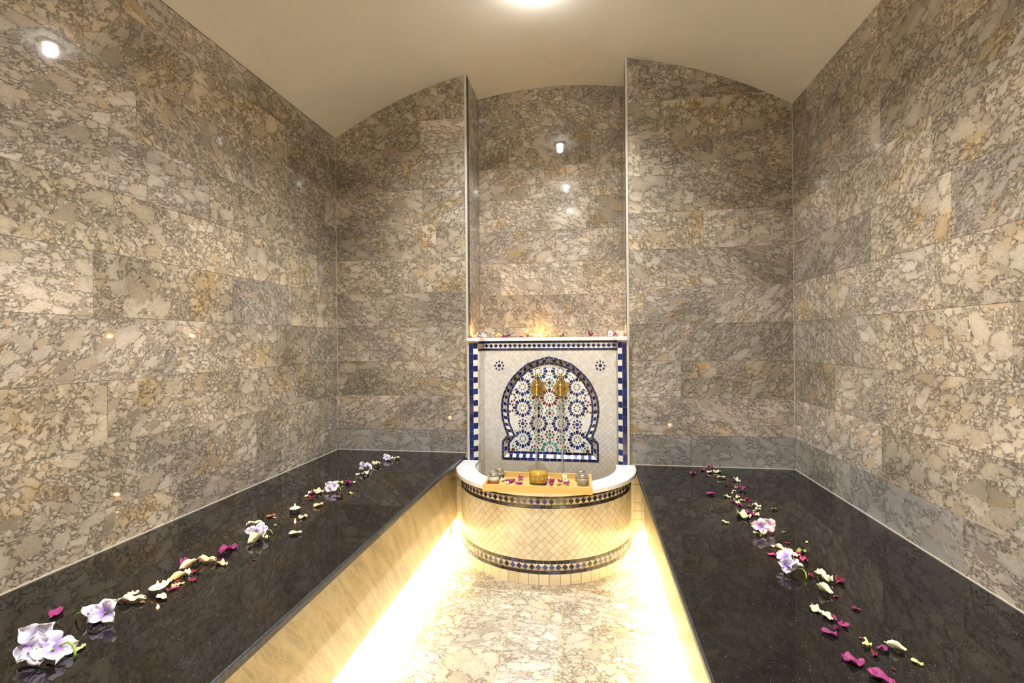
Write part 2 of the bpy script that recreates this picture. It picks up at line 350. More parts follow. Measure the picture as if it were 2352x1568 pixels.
def tube(pts, rad, seg=8):
    v = []; f = []; n = len(pts); pts = [Vector(p) for p in pts]
    for i, p in enumerate(pts):
        t = (pts[min(i + 1, n - 1)] - pts[max(i - 1, 0)]).normalized()
        a = t.cross(Vector((0.3, 0.2, 1))).normalized(); b = t.cross(a); r = rad[i] if isinstance(rad, (list, tuple)) else rad
        for k in range(seg):
            q = 2 * math.pi * k / seg; v.append(p + (a * math.cos(q) + b * math.sin(q)) * r)
    for i in range(n - 1):
        for k in range(seg):
            j = (k + 1) % seg; f.append((i * seg + k, i * seg + j, (i + 1) * seg + j, (i + 1) * seg + k))
    f.append(tuple(range(seg - 1, -1, -1))); f.append(tuple(range((n - 1) * seg, n * seg)))
    return v, f
def clip(poly, axis, lim, keep_less):
    out = []; n = len(poly)
    ins = lambda p: (p[axis] <= lim) if keep_less else (p[axis] >= lim)
    for i in range(n):
        a, b = poly[i], poly[(i + 1) % n]
        if ins(a): out.append(a)
        if ins(a) != ins(b):
            t = (lim - a[axis]) / (b[axis] - a[axis]); out.append((a[0] + t * (b[0] - a[0]), a[1] + t * (b[1] - a[1])))
    return out

# ------------------------------------------------------------------ room shell
T = 0.012          # stone slab thickness
G = 0.0007         # half a joint
REC = 0.0016       # joints lie this far behind the slab faces
trim_no = [0]
def trim(me, label=None):
    trim_no[0] += 1; return struct('trim_%d' % trim_no[0], me, label)

fl = struct('floor', boxmesh(XL - .1, XR + .1, YF - .1, YN + .1, -0.08, -REC, 'basin_grout'))
floor_x = [-0.93, -0.727, -0.524, -0.322, -0.119, 0.082, 0.285, 0.488]
floor_y = [2.155 + 0.2075 * k for k in range(-13, 4)]
for i in range(len(floor_x) - 1):
    for j in range(len(floor_y) - 1):
        if floor_y[j + 1] < -0.3: continue
        boxobj('tile', 'floor_marble', fl, floor_x[i] + G, floor_x[i + 1] - G, floor_y[j] + G, min(floor_y[j + 1], 2.76) - G, -T, random.uniform(-0.0004, 0))

# vault
NS = 56
def vault_mesh():
    v = []; f = []
    sm = []
    def patch(x0, x1, y0, y1, n):
        xs = [x0 + (x1 - x0) * i / n for i in range(n + 1)]
        b = len(v); v.extend([p for x in xs for p in ((x, y0, vault(x)), (x, y1, vault(x)))])          # soffit
        for i in range(n): a = b + 2 * i; f.append((a, a + 1, a + 3, a + 2)); sm.append(True)
        c = len(v); v.extend([p for x in xs for p in ((x, y0, vault(x) + .0005), (x, y1, vault(x) + .0005), (x, y0, vault(x) + .05), (x, y1, vault(x) + .05))])
        for i in range(n):
            a = c + 4 * i; d = a + 4
            f.extend([(a + 2, d + 2, d + 3, a + 3), (a, d, d + 2, a + 2), (a + 1, a + 3, d + 3, d + 1)]); sm.extend([False] * 3)
        e = c + 4 * n; f.extend([(c, c + 2, c + 3, c + 1), (e, e + 1, e + 3, e + 2)]); sm.extend([False] * 2)
    patch(XL, XR, YF, YB, NS); patch(JL, JR, YB, YN, 24)
    me = raw(v, f, 'plaster'); me.polygons.foreach_set('use_smooth', sm); return me
struct('ceiling', vault_mesh(), 'smooth cream plaster barrel vault')
struct('wall_front', boxmesh(XL - .1, XR + .1, YF - .1, YF, 0, 2.8, 'plaster'))

def courses(top):
    zs = [BASE]; 
    while zs[-1] < top - 0.001: zs.append(min(zs[-1] + COURSE, top))
    return zs
def side_wall(name, x, sgn, zbench, seed):
    """wall at x whose room side faces sgn"""
    rnd = random.Random(seed)
    back = x - sgn * REC
    w_ = struct(name, boxmesh(min(back, back - sgn * .1), max(back, back - sgn * .1), YF, YB + .1, 0, SPRING, 'grout_light'))
    zs = courses(SPRING)
    for k in range(len(zs) - 1):
        y = YB - (0.16 + 0.29 * (k % 2)) - rnd.uniform(-.05, .05); cuts = [YB]
        while y > YF + 0.25: cuts.append(y); y -= rnd.choice((0.6, 0.6, 0.6, 0.42))
        cuts.append(YF)
        for a, b in zip(cuts[:-1], cuts[1:]):
            jit = rnd.uniform(0, 0.0005)
            xa, xb = (x - T, x - jit) if sgn > 0 else (x + jit, x + T)
            boxobj('tile', 'wall_marble', w_, xa, xb, b + G, a - G, zs[k] + G, zs[k + 1] - G)
    bn = struct(name.replace('wall', 'baseboard'), boxmesh(min(x, x - sgn * T), max(x, x - sgn * T), YF, YB, zbench - 0.02, zbench, 'grout_light'))
    y = YB; first = True
    while y > YF + .01:
        l = min(0.62 if not first else 0.55, y - YF); first = False
        boxobj('tile', 'base_marble' if sgn < 0 and y > 1.6 else ('wall_marble'), bn, min(x, x - sgn * T), max(x, x - sgn * T), y - l + G, y - G, zbench, BASE - G)
        y -= l
    c0, c1 = (x, x + 0.003) if sgn > 0 else (x - 0.003, x)
    trim(boxmesh(c0, c1, YF, YB - 0.003, zbench, zbench + 0.003, 'caulk'))
side_wall('wall_left', XL, 1, BL, 3)
side_wall('wall_right', XR, -1, BR, 5)

def arch_tile(parent, x0, x1, z0, z1, y, mat='wall_marble', n=6):
    zt = [min(z1, vault(x0 + (x1 - x0) * i / n)) for i in range(n + 1)]
    if max(zt) <= z0 + 0.002: return
    if min(zt) >= z1 - 1e-6:
        jit = random.uniform(0, 0.0005); boxobj('tile', mat, parent, x0, x1, y + jit, y + T, z0, z1); return
    pts = [(x0 + (x1 - x0) * i / n, max(zt[i], z0)) for i in range(n + 1)]
    poly = [(x0, z0), (x1, z0)] + [p for p in reversed(pts) if p[1] > z0 + 1e-5]
    add('tile', prism(poly, lambda u, v, d: (u, y + d, v), T, mat), None, parent)
def back_wall(name, x0, x1, y, zlo, joints, base_z=None):
    yb = y + REC
    n = 16; v = []; xs = [x0 + (x1 - x0) * i / n for i in range(n + 1)]
    poly = [(x0, 0 if zlo < .6 else zlo), (x1, 0 if zlo < .6 else zlo)] + [(a, vault(a)) for a in reversed(xs)]
    w_ = struct(name, prism(poly, lambda u, v_, d: (u, yb + d, v_), 0.05, 'grout_light'))
    top = max(vault(x0), vault(x1), vault(min(max(VX, x0), x1))); zs = [z for z in courses(top)]
    for k in range(len(zs) - 1):
        if zs[k + 1] <= zlo + .001: continue
        cuts = [x0] + [x0 + j for j in joints[k % len(joints)] if x0 + j < x1 - .02] + [x1]
        for a, b in zip(cuts[:-1], cuts[1:]): arch_tile(w_, a + G, b - G, max(zs[k], zlo) + G, zs[k + 1] - G, y)
    return w_
back_wall('wall_back_left', XL, JL, YB, BASE, [(0.40,), (0.335,), (0.553,), (0.272,), (0.553,), (0.283, 0.632), (0.55,), (0.436, 0.655), (0.54,), (0.272, 0.664), (0.5,)])
back_wall('wall_back_right', JR, XR, YB, BASE, [(0.23,), (0.285,), (0.22,), (0.092, 0.461), (0.216,), (0.08, 0.408), (0.213,), (0.076, 0.464), (0.205,), (0.072,), (0.3,)])
nw = back_wall('wall_niche', JL, JR, YN, 1.14, [(0.08, 0.68), (0.42, 0.75), (0.2, 0.72), (0.36,), (0.14, 0.66), (0.5, 0.74)])
for nm, x, s in (('wall_niche_left', JL, 1), ('wall_niche_right', JR, -1)):
    back = x - s * REC
    w_ = struct(nm, boxmesh(min(back, back - s * .03), max(back, back - s * .03), YB + T + .002, YN, 1.1, vault(x), 'grout_light'))
    zs = courses(vault(x))
    for k in range(2, len(zs) - 1):
        z0 = max(zs[k], 1.14)
        if zs[k + 1] <= z0: continue
        boxobj('tile', 'wall_marble', w_, min(x, x - s * T), max(x, x - s * T), YB + .004, YN - .001, z0 + G, zs[k + 1] - G)
# bottom slabs behind the benches
for nm, x0, x1, zb in (('baseboard_back_left', XL, JL - .012, BL), ('baseboard_back_right', JR + .012, XR, BR)):
    b_ = struct(nm, boxmesh(x0, x1, YB, YB + T, zb - .03, zb, 'grout_light'))
    mid = x0 + (x1 - x0) * (0.72 if 'left' in nm else 0.38)
    boxobj('tile', 'base_marble', b_, x0 + G, mid - G, YB, YB + T, zb, BASE - G); boxobj('tile', 'base_marble', b_, mid + G, x1 - G, YB, YB + T, zb, BASE - G)
    trim(boxmesh(x0 + .005, x1, YB - .003, YB, zb, zb + .003, 'caulk'))
# pale corner beads of the niche and of the room corners
for x0, x1 in ((JL - 0.013, JL), (JR, JR + 0.013)):
    trim(boxmesh(x0, x1, YB - .0025, YB + .004, 0.44, vault((x0 + x1) / 2) - .002, 'bead'))
for x0, x1 in ((XL, XL + .002), (XR - .002, XR)):
    trim(boxmesh(x0, x1, YB - .002, YB, BASE, SPRING, 'bead'))

# ------------------------------------------------------------------ ceiling downlights (their glow reaches the frame, the fittings sit just above it)
ORD = ['nearest the fountain', 'in the middle of the row', 'nearest the room entrance']
for k, y in enumerate(DOWNLIGHTS):
    z = vault(-.225)
    t = thing('downlight', 'round recessed ceiling downlight ' + ORD[k], 'light', (-.225, y, z), group='downlights along the vault crest')
    lathe_obj('trim_ring', [(0.030, -0.012), (0.047, -0.012), (0.050, -0.006), (0.050, 0.004), (0.030, 0.004)], 'aluminium', t, cap=False)
    lathe_obj('lens', [(0.0005, -0.026), (0.014, -0.025), (0.025, -0.020), (0.030, -0.012), (0.030, 0.0)], 'lens', t, cap=True)
    ld = bpy.data.lights.new('beam', 'SPOT'); ld.energy = BEAM_POWER; ld.color = DOWN_COLOR; ld.shadow_soft_size = 0.02; ld.spot_size = R(136); ld.spot_blend = 1.0
    add('lamp', ld, None, t, (0, 0, -0.047))
    ld = bpy.data.lights.new('spill', 'POINT'); ld.energy = SPILL_POWER; ld.color = DOWN_COLOR; ld.shadow_soft_size = 0.02
    add('lamp', ld, None, t, (0, 0, -0.047))

# ------------------------------------------------------------------ benches
def bench(label, s, xwall, xedge, top, xpanel, xkick):
    """s = +1 when the aisle lies on the +x side"""
    t = thing('bench', label, 'bench', ((xwall + xedge) / 2, 1.0, 0)); ox, oy = (xwall + xedge) / 2, 1.0
    th, rr = 0.021, 0.006
    prof = [(xwall, top - th), (xwall, top)] + [(xedge - s * rr + s * rr * math.sin(a), top - rr + rr * math.cos(a)) for a in [R(9 * i) for i in range(0, 11)]] + [(xedge - s * .001, top - th)]
    n = len(prof); v = [(x - ox, YF - oy, z) for x, z in prof] + [(x - ox, YB - oy, z) for x, z in prof]
    f = [(i, (i + 1) % n, (i + 1) % n + n, i + n) for i in range(n)] + [tuple(range(n - 1, -1, -1)), tuple(range(n, 2 * n))]
    me = raw(v, f, 'black_granite'); me.materials.append(MAT['granite_edge'])
    for i, p in enumerate(me.polygons): p.material_index = 1 if 2 <= i <= n - 2 else 0
    add('granite_slab', me, None, t)
    pb = 0.115
    add('front_panel', boxmesh(min(xpanel, xpanel - s * .02) - ox, max(xpanel, xpanel - s * .02) - ox, YF - oy, YB - oy - .001, pb, top - th, 'bench_stone'), None, t)
    add('toe_kick', boxmesh(min(xkick, xkick - s * .02) - ox, max(xkick, xkick - s * .02) - ox, YF - oy, YB - oy, 0, top - th, 'bench_stone'), None, t)
    l = thing('led_strip', 'warm glowing strip light hidden under the %s bench' % ('left' if s > 0 else 'right'), 'strip light', (xpanel - s * .026, 1.0, pb - .004))
    add('channel', boxmesh(-.007, .007, YF - oy + .3, YB - oy - .035, 0.003, .009, 'aluminium'), None, l)
    add('diffuser', boxmesh(-.005, .005, YF - oy + .3, YB - oy - .035, 0.0, .003, 'led'), None, l)
    ld = bpy.data.lights.new('strip_lamp', 'AREA'); ld.shape = 'RECTANGLE'; ld.size = 0.008; ld.size_y = YB - YF - .36; ld.energy = LED_POWER; ld.color = LED_COLOR
    add('lamp', ld, None, l, (0, (YB + YF + .24) / 2 - oy, -0.002), (0, R(20) * s, 0))
    return t
bench('black granite bench along the left wall', 1, XL + .0, -0.7195, BL, -0.7665, -0.807)
bench('black granite bench along the right wall', -1, XR - .0, 0.2375, BR, 0.2885, 0.326)

# ------------------------------------------------------------------ fountain: niche panel
YBK, YRC = 2.930, 2.948           # lattice face, face of the recessed arch
CX = -0.2425                      # axis of the panel
fp = thing('fountain_panel', 'tiled wall fountain panel with blue and white border and horseshoe arch mosaic', 'fountain', (CX, 2.76, 0.0))
FO = Vector((CX, 2.76, 0))
def loc3(p): return Vector(p) - FO
pl = [(-.70, 2.7665), (-.70, 2.7365), (-.6635, 2.7365), (-.6415, 2.7585), (-.6415, 2.96), (.1535, 2.96), (.1535, 2.7585), (.1755, 2.7365), (.2125, 2.7365), (.2125, 2.7665)]
back = [(.2125, 3.06), (-.70, 3.06)]
pp = pl + back; n = len(pp)
v = [loc3((x, y, 0.0)) for x, y in pp] + [loc3((x, y, 1.126)) for x, y in pp]
f = [(i, i + n, (i + 1) % n + n, (i + 1) % n) for i in range(n)] + [(11, 4, 5, 10), (11, 0, 1, 2, 3, 4), (10, 5, 6, 7, 8, 9)]
f = [tuple(reversed(q)) if k < n else q for k, q in enumerate(f)]
add('backing', raw(v, f, 'panel_grout'), None, fp)

# outline of the arch, outer and inner, as half widths from the axis (x, z)
O_ = [(.0, -.0915), (.0278, -.1001), (.0582, -.1081), (.0866, -.1171), (.1151, -.1281), (.1417, -.1413), (.1664, -.1605), (.1891, -.1808), (.2098, -.2011), (.2305, -.2225), (.2462, -.249), (.2619, -.2746), (.2756, -.3032), (.2873, -.3339), (.2942, -.364), (.2971, -.3945), (.2974, -.4251), (.2951, -.4557), (.2881, -.4861), (.2793, -.5242), (.2680, -.552), (.2604, -.5748)]
I_ = [(.0, -.1425), (.0321, -.1464), (.0585, -.1524), (.0872, -.1626), (.1159, -.1738), (.1386, -.1921), (.1614, -.2146), (.1822, -.233), (.1988, -.2515), (.2135, -.2782), (.2282, -.3028), (.2388, -.3275), (.2453, -.3562), (.2487, -.3788), (.2502, -.4000), (.2502, -.4196), (.2492, -.4477), (.2424, -.5065), (.2271, -.5400), (.2090, -.580)]
def resample(pts, n):
    L = [0.0]
    for a, b in zip(pts[:-1], pts[1:]): L.append(L[-1] + math.dist(a, b))
    out = []
    for i in range(n + 1):
        s = L[-1] * i / n; k = max(j for j in range(len(L)) if L[j] <= s + 1e-9); k = min(k, len(pts) - 2)
        t = (s - L[k]) / max(L[k + 1] - L[k], 1e-9); out.append((pts[k][0] + t * (pts[k + 1][0] - pts[k][0]), pts[k][1] + t * (pts[k + 1][1] - pts[k][1])))
    return out
legs = [(O_, I_), ([(.2604, -.5748), (.2917, -.6099)], [(.2090, -.580), (.2450, -.6269)]), ([(.2917, -.6099), (.2927, -.7234)], [(.2450, -.6269), (.2450, -.673)]), ([(.2927, -.7234), (.0, -.7234)], [(.2450, -.673), (.0, -.673)])]
def lerp(a, b, t): return (a[0] + (b[0] - a[0]) * t, a[1] + (b[1] - a[1]) * t)
FRACS = ((0.0, 0.29), (0.31, 0.69), (0.71, 1.0))
YAT = lambda t: YBK - .0012 + max(0, min(1, (t - 0.30) / 0.40)) * (YRC - YBK)
COUNT = {0: (22, 29, 20), 1: (2, 3, 2), 2: (4, 3, 2), 3: (6, 13, 6)}
def border_tile(quad, ts, mat):
    c = (sum(p[0] for p in quad) / 4, sum(p[1] for p in quad) / 4); sh = 0.0013
    q = []
    for p in quad:
        d = math.dist(p, c); q.append((p[0] + (c[0] - p[0]) * sh / d, p[1] + (c[1] - p[1]) * sh / d))
    vs = [loc3((CX + p[0], YAT(t), H + p[1])) for p, t in zip(q, ts)]; vb = [x + Vector((0, .006, 0)) for x in vs]
    me = raw(vs + vb, [(0, 1, 2, 3), (0, 4, 5, 1), (1, 5, 6, 2), (2, 6, 7, 3), (3, 7, 4, 0)], mat)
    add('border_tile', me, None, fp)
for side in (1, -1):
    for li, (o_, i_) in enumerate(legs):
        for ri, (t0, t1) in enumerate(FRACS):
            nn = COUNT[li][ri]; oo, ii = resample(o_, nn), resample(i_, nn)
            for k in range(nn):
                q = [lerp(oo[k], ii[k], t0), lerp(oo[k + 1], ii[k + 1], t0), lerp(oo[k + 1], ii[k + 1], t1), lerp(oo[k], ii[k], t1)]
                if li == 3: q = [q[0] if k == 0 else ((oo[k][0] + ii[k][0]) / 2, q[0][1]), ((oo[k + 1][0] + ii[k + 1][0]) / 2, q[1][1]), ((oo[k + 1][0] + ii[k + 1][0]) / 2, q[2][1]), q[3] if k == 0 else ((oo[k][0] + ii[k][0]) / 2, q[3][1])]      # upright joints along the sill
                ts = (t0, t0, t1, t1)
                q = [(side * a, b) for a, b in q]
                if side > 0: q, ts = q[::-1], ts[::-1]
                mat = 'navy_tile' if ri != 1 else (('white_tile' if li == 3 or (li == 0 and k > 20) else 'ochre_shade_tile') if k % 2 == 0 else ('blue_tile' if li == 3 or k > 14 else 'navy_tile'))  # light painted in: white and bright blue facing up, ochre and navy facing down
                border_tile(q, ts, mat)
# pale joint bed under the border tiles
vb_ = []; fb_ = []
for side in (1, -1):
    for o_, i_ in legs:
        oo, ii = resample(o_, 24), resample(i_, 24); s0 = len(vb_)
        for k in range(25):
            for t_ in (0.0, 0.30, 0.70, 1.0):
                p_ = lerp(oo[k], ii[k], t_); vb_.append(loc3((CX + side * p_[0], YAT(t_) + .0016, H + p_[1])))
        for k in range(24):
            for j in range(3):
                a = s0 + 4 * k + j; q_ = (a, a + 4, a + 5, a + 1); fb_.append(q_ if side < 0 else q_[::-1])
add('border_bed', raw(vb_, fb_, 'caulk'), None, fp)
# lattice bed around the arch and mosaic ground inside it
def ring_outline(pts_half): return [(a, b) for a, b in pts_half] + [(-a, b) for a, b in reversed(pts_half) if a > 1e-6]
OUT = ring_outline(O_ + [(.2917, -.6099), (.2927, -.7234)]); INN = ring_outline(I_ + [(.2450, -.6269), (.2450, -.673)])
C0 = (0.0, -.45)
def ray_hit(poly, ang):
    d = (math.cos(ang), math.sin(ang)); best = None
    for a, b in zip(poly, poly[1:] + poly[:1]):
        ex, ey = b[0] - a[0], b[1] - a[1]; den = d[0] * ey - d[1] * ex
        if abs(den) < 1e-12: continue
        t = ((a[0] - C0[0]) * ey - (a[1] - C0[1]) * ex) / den; s = ((a[0] - C0[0]) * d[1] - (a[1] - C0[1]) * d[0]) / den
        if t > 0 and -1e-9 <= s <= 1 + 1e-9 and (best is None or t > best): best = t
    return (C0[0] + d[0] * best, C0[1] + d[1] * best)
HW, ZT, ZB = 0.3985, 0.0, -1.0
RECT = [(-HW, ZB), (HW, ZB), (HW, ZT), (-HW, ZT)]
angs = sorted(set(round(math.atan2(p[1] - C0[1], p[0] - C0[0]), 6) for p in OUT + RECT))
v = []; f = []
for a in angs:
    i_, o_ = ray_hit(OUT, a), ray_hit(RECT, a); v += [loc3((CX + i_[0], YBK + REC, H + i_[1])), loc3((CX + o_[0], YBK + REC, H + o_[1])), loc3((CX + i_[0], 2.959, H + i_[1]))]
m_ = len(angs)
for k in range(m_):
    j = (k + 1) % m_; f += [(3 * k, 3 * k + 1, 3 * j + 1, 3 * j), (3 * k, 3 * j, 3 * j + 2, 3 * k + 2)]
add('lattice_bed', raw(v, f, 'panel_grout'), None, fp)
vg = [loc3((CX, YRC + .001, H - .45))] + [loc3((CX + a, YRC + .001, H + b)) for a, b in INN]; k = len(INN)
add('mosaic_ground', raw(vg, [(0, 1 + (i + 1) % k, 1 + i) for i in range(k)], 'white_tile'), None, fp)

def inside(poly, x, z):
    c = False
    for (a, b), (d, e) in zip(poly, poly[1:] + poly[:1]):
        if (b > z) != (e > z) and x < (d - a) * (z - b) / (e - b) + a: c = not c
    return c
# pale diamond tiles
PITCH = 0.0316; hd = PITCH / 2 - .0006
dia = prism([(-hd, 0), (0, -hd), (hd, 0), (0, hd)], lambda u, v_, d: (u, d, v_), .004, 'cream_tile')
rest = Join(); made = 0; spots = []
for row in range(0, 62):
    for colm in range(-14, 15):
        x = colm * PITCH + (PITCH / 2 if row % 2 else 0); z = -0.0585 - PITCH / 2 - row * PITCH / 2
        if abs(x) > HW - .003 or z < -0.90: continue
        if inside(OUT, x, z) and not (abs(x) > .27 and z < -.73): continue
        spots.append((row, x, z))
ROSE = [(-.304, -.149), (.304, -.149)]
for row, x, z in spots:
    if any(math.dist((x, z), r_) < .030 for r_ in ROSE): continue
    poly = [(x - hd, z), (x, z - hd), (x + hd, z), (x, z + hd)]
    whole = abs(x) + hd < HW and z + hd < -.0575
    if whole and made < 300:
        add('tile', dia, None, fp, loc3((CX + x, YBK + random.uniform(0, .0004), H + z))); made += 1
    else:
        poly = clip(clip(clip(poly, 0, HW - .0006, True), 0, -HW + .0006, False), 1, -.0578, True)
        if len(poly) > 2: rest.prism(poly, lambda u, v_, d: loc3((CX + u, YBK + d, H + v_)), .004)
o = rest.build('lattice_tiles', 'cream_tile', fp); o['kind'] = 'stuff'
# frieze: two strips of navy tiles and a row of diamonds, turning onto the reveals
def face(u, v_, d): return loc3((CX + u, YBK - .001 + d, H + v_))
for z0, z1 in ((-.0125, -.0005), (-.0560, -.0440)):
    n_ = 17; off = 0.012 if z0 < -.03 else 0
    for k in range(n_):
        a = -HW + 2 * HW * k / n_ + .0006; b = -HW + 2 * HW * (k + 1) / n_ - .0006
        add('frieze_tile', prism([(a, z0), (b, z0), (b, z1), (a, z1)], face, .004, 'navy_tile'), None, fp)
    for s in (-1, 1):
        for k in range(3):
            y0 = 2.772 + k * .05; X = CX + s * (HW - .001)
            boxobj('frieze_tile', 'navy_tile', fp, X - CX - .002, X - CX + .002, y0 - FO.y + .001, y0 - FO.y + .049, H + z0, H + z1)
fd = prism([(-.0128, 0), (0, -.0128), (.0128, 0), (0, .0128)], lambda u, v_, d: (u, d, v_), .004, 'blue_tile')
boxobj('frieze_band', 'white_tile', fp, -HW, HW, YBK - FO.y + .0004, YBK - FO.y + .004, H - .0435, H - .013)
for k in range(27): add('frieze_diamond', fd, None, fp, loc3((CX - HW + (k + .5) * 2 * HW / 27, YBK - .001, H - .0283)))
# corner rosettes
def ngon(cx, cz, r, k, ph): return [(cx + r * math.cos(ph + 2 * math.pi * i / k), cz + r * math.sin(ph + 2 * math.pi * i / k)) for i in range(k)]
def star(cx, cz, r, ri, k, ph): return [(cx + (r if i % 2 == 0 else ri) * math.cos(ph + math.pi * i / k), cz + (r if i % 2 == 0 else ri) * math.sin(ph + math.pi * i / k)) for i in range(2 * k)]
rb = Join()
for rx, rz in ROSE:
    add('rosette_ground', prism(ngon(rx, rz, .031, 8, R(22.5)), face, .004, 'cream_tile'), None, fp)
    f2 = lambda u, v_, d: loc3((CX + u, YBK - .0018 + d, H + v_))
    rb.prism(star(rx, rz, .0115, .0092, 8, 0), f2, .003)
    for k in range(8):
        a = R(45 * k); rb.prism(ngon(rx + .0245 * math.cos(a), rz + .0245 * math.sin(a), .0072, 4, 0 if k % 2 == 0 else R(45)), f2, .003)
o = rb.build('corner_rosettes', 'blue_tile', fp); o['kind'] = 'stuff'
# star mosaic in the arch
P = {c: Join() for c in ('blue', 'navy', 'red', 'green', 'black')}
fm = lambda u, v_, d: loc3((CX + u, YRC - .0006 + d, H + v_))
def safe(poly):
    return inside(INN, sum(a for a, b in poly) / len(poly), sum(b for a, b in poly) / len(poly)) and sum(inside(INN, a, b) for a, b in poly) >= len(poly) - 1
def put(c, poly):
    if safe(poly): P[c].prism(poly, fm, .002)
def rosette(cx, cz, c1, c2, r=0.064):
    s = r / 0.064
    for k in range(8):
        a = R(45 * k); ca, sa = math.cos(a), math.sin(a)
        T_ = lambda u, w_: (cx + s * (u * ca - w_ * sa), cz + s * (u * sa + w_ * ca))
        put(c1, [T_(.0318, 0), T_(.0402, -.0090), T_(.0548, -.0086), T_(.0572, 0), T_(.0548, .0086), T_(.0402, .0090)])
        a = R(45 * k + 22.5); ca, sa = math.cos(a), math.sin(a)
        T2 = lambda u, w_: (cx + s * (u * ca - w_ * sa), cz + s * (u * sa + w_ * ca))
        put(c2, [T2(.0305, 0), T2(.0430, -.0056), T2(.0570, 0), T2(.0430, .0056)])
        put('black', [T2(.0125, -.0), T2(.0208, -.0048), T2(.0208, .0048)])
        put('black', [T2(.0625, -.0038), T2(.0690, 0), T2(.0625, .0038)])
def small(cx, cz, c1, c2):
    put(c1, star(cx, cz, .0122, .0098, 8, 0))
    for k in range(8):
        a = R(45 * k); put(c2, ngon(cx + .0235 * math.cos(a), cz +   .0235 * math.sin(a), .0076, 4, 0 if k % 2 == 0 else R(45)))
for sx in (-1, 1):
    for x, z in ((.165, -.279), (.165, -.4075), (.165, -.596), (.0675, -.1835), (.0675, -.501)): rosette(sx * x, z, 'blue', 'navy' if z < -.55 else 'blue')
    small(sx * .165, -.504, 'blue', 'blue'); small(sx * .0665, -.4105, 'red', 'green'); small(sx * .099, -.345, 'red', 'green')
    small(sx * .2325, -.345, 'green', 'red'); small(sx * .0662, -.597, 'green', 'red'); small(sx * .226, -.663, 'red', 'green'); small(sx * .092, -.662, 'green', 'red')
    small(sx * .2440, -.4075, 'red', 'red')
rosette(0, -.345, 'red', 'red'); rosette(0, -.660, 'green', 'green')
small(0, -.253, 'red', 'green'); small(0, -.438, 'red', 'green'); small(0, -.568, 'green', 'red')
for x, z in [(0, -.1835), (0, -.501)] + [(s_ * .165, -.343) for s_ in (-1, 1)] + [(s_ * .118, -.231) for s_ in (-1, 1)] + [(s_ * a, b) for s_ in (-1, 1) for a, b in ((.118, -.452), (.212, -.452), (.118, -.549), (.212, -.549))]: put('black', ngon(x, z, .0042, 4, 0))
for c, mt in (('blue', 'blue_tile'), ('navy', 'navy_tile'), ('red', 'red_tile'), ('green', 'green_tile'), ('black', 'black_tile')):
    o = P[c].build('mosaic_' + c, mt, fp); o['kind'] = 'stuff'
# pilaster tiles: a plain blue column and a chequered splay on each side
for s, xo, xi in ((-1, -.688, -.6648), (1, .200, .1768)):
    z = 1.116; k = 0; a, b = sorted((xo, xi))
    while z > 0.40:
        h = (.009 if k == 0 else .0500); z0 = z - h
        boxobj('pilaster_tile', 'blue_tile', fp, a - CX, b - CX, 2.7345 - FO.y, 2.7385 - FO.y, z0 + .0010, z - .0010); z = z0; k += 1
    z = 1.116; k = 0
    x0, x1 = (-.6628, -.6425) if s < 0 else (.1748, .1545)
    y0, y1 = 2.7352, 2.7555
    nx, ny = (1 if s < 0 else -1) * .7071, -.7071
    while z > 0.36:
        h = .0325 if k % 2 == 0 else .0335; z0 = z - h
        q = [(x0, y0, z0 + .0008), (x1, y1, z0 + .0008), (x1, y1, z - .0008), (x0, y0, z - .0008)]
        vs = [loc3((p[0] + nx * .0012, p[1] + ny * .0012, p[2])) for p in q]; vb = [loc3((p[0] - nx * .003, p[1] - ny * .003, p[2])) for p in q]
        add('splay_tile', raw(vs + vb, [(0, 1, 2, 3), (0, 4, 5, 1), (1, 5, 6, 2), (2, 6, 7, 3), (3, 7, 4, 0)], 'blue_tile' if k % 2 == 0 else 'white_tile'), None, fp); z = z0; k += 1
for a, b in ((-.80, -.700), (.205, .3065)): boxobj('plinth_bed', 'basin_grout', fp, a - CX, b - CX, 2.7350 - FO.y, 2.7645 - FO.y, 0.0, .432)
for s in (-1, 1):
    for k in range(8):                          # cream tiles up each reveal
        X = s * (HW - .0005); boxobj('reveal_tile', 'cream_tile', fp, X - .0015, X + .0015, 2.800 - FO.y, 2.929 - FO.y, .20 + k * .1085 + .001, .20 + (k + 1) * .1085 - .001)
        boxobj('reveal_tile', 'white_tile' if k % 2 else 'ochre_shade_tile', fp, X - .0015, X + .0015, 2.762 - FO.y, 2.799 - FO.y, .20 + k * .1085 + .001, .20 + (k + 1) * .1085 - .001)
# tiles either side of the basin below the rim
for xs, rng in ((((-.775, -.736), (-.735, -.708)), 9), (((.212, .238), (.239, .272), (.273, .306)), 9)):
    for a, b in xs:
        for k in range(rng): boxobj('plinth_tile', 'basin_tile', fp, a + .001 - CX, b - .001 - CX, 2.733 - FO.y, 2.7640 - FO.y, k * .048 + .001, k * .048 + .047)

# ------------------------------------------------------------------ marble shelf over the panel
out = [(-.6955, 2.727), (-.655, 2.727), (-.630, 2.752), (-.630, 2.915), (.142, 2.915), (.142, 2.752), (.167, 2.727), (.2035, 2.727), (.2035, 3.070), (-.6955, 3.070)]
SH = 1.1465
v = [(x - CX, y - 2.9, 0) for x, y in out] + [(x - CX, y - 2.9, .020) for x, y in out]; n = len(out)
f = [(i, (i + 1) % n, (i + 1) % n + n, i + n) for i in range(n)] + [(9, 3, 2, 1, 0), (9, 8, 4, 3), (8, 7, 6, 5, 4), (n, n + 1, n + 2, n + 3, n + 9), (n + 3, n + 4, n + 8, n + 9), (n + 4, n + 5, n + 6, n + 7, n + 8)]
tag(add('shelf', raw(v, f, 'white_marble'), None, None, (CX, 2.9, SH - .0202)), 'white marble shelf across the niche above the tiled panel', 'shelf')

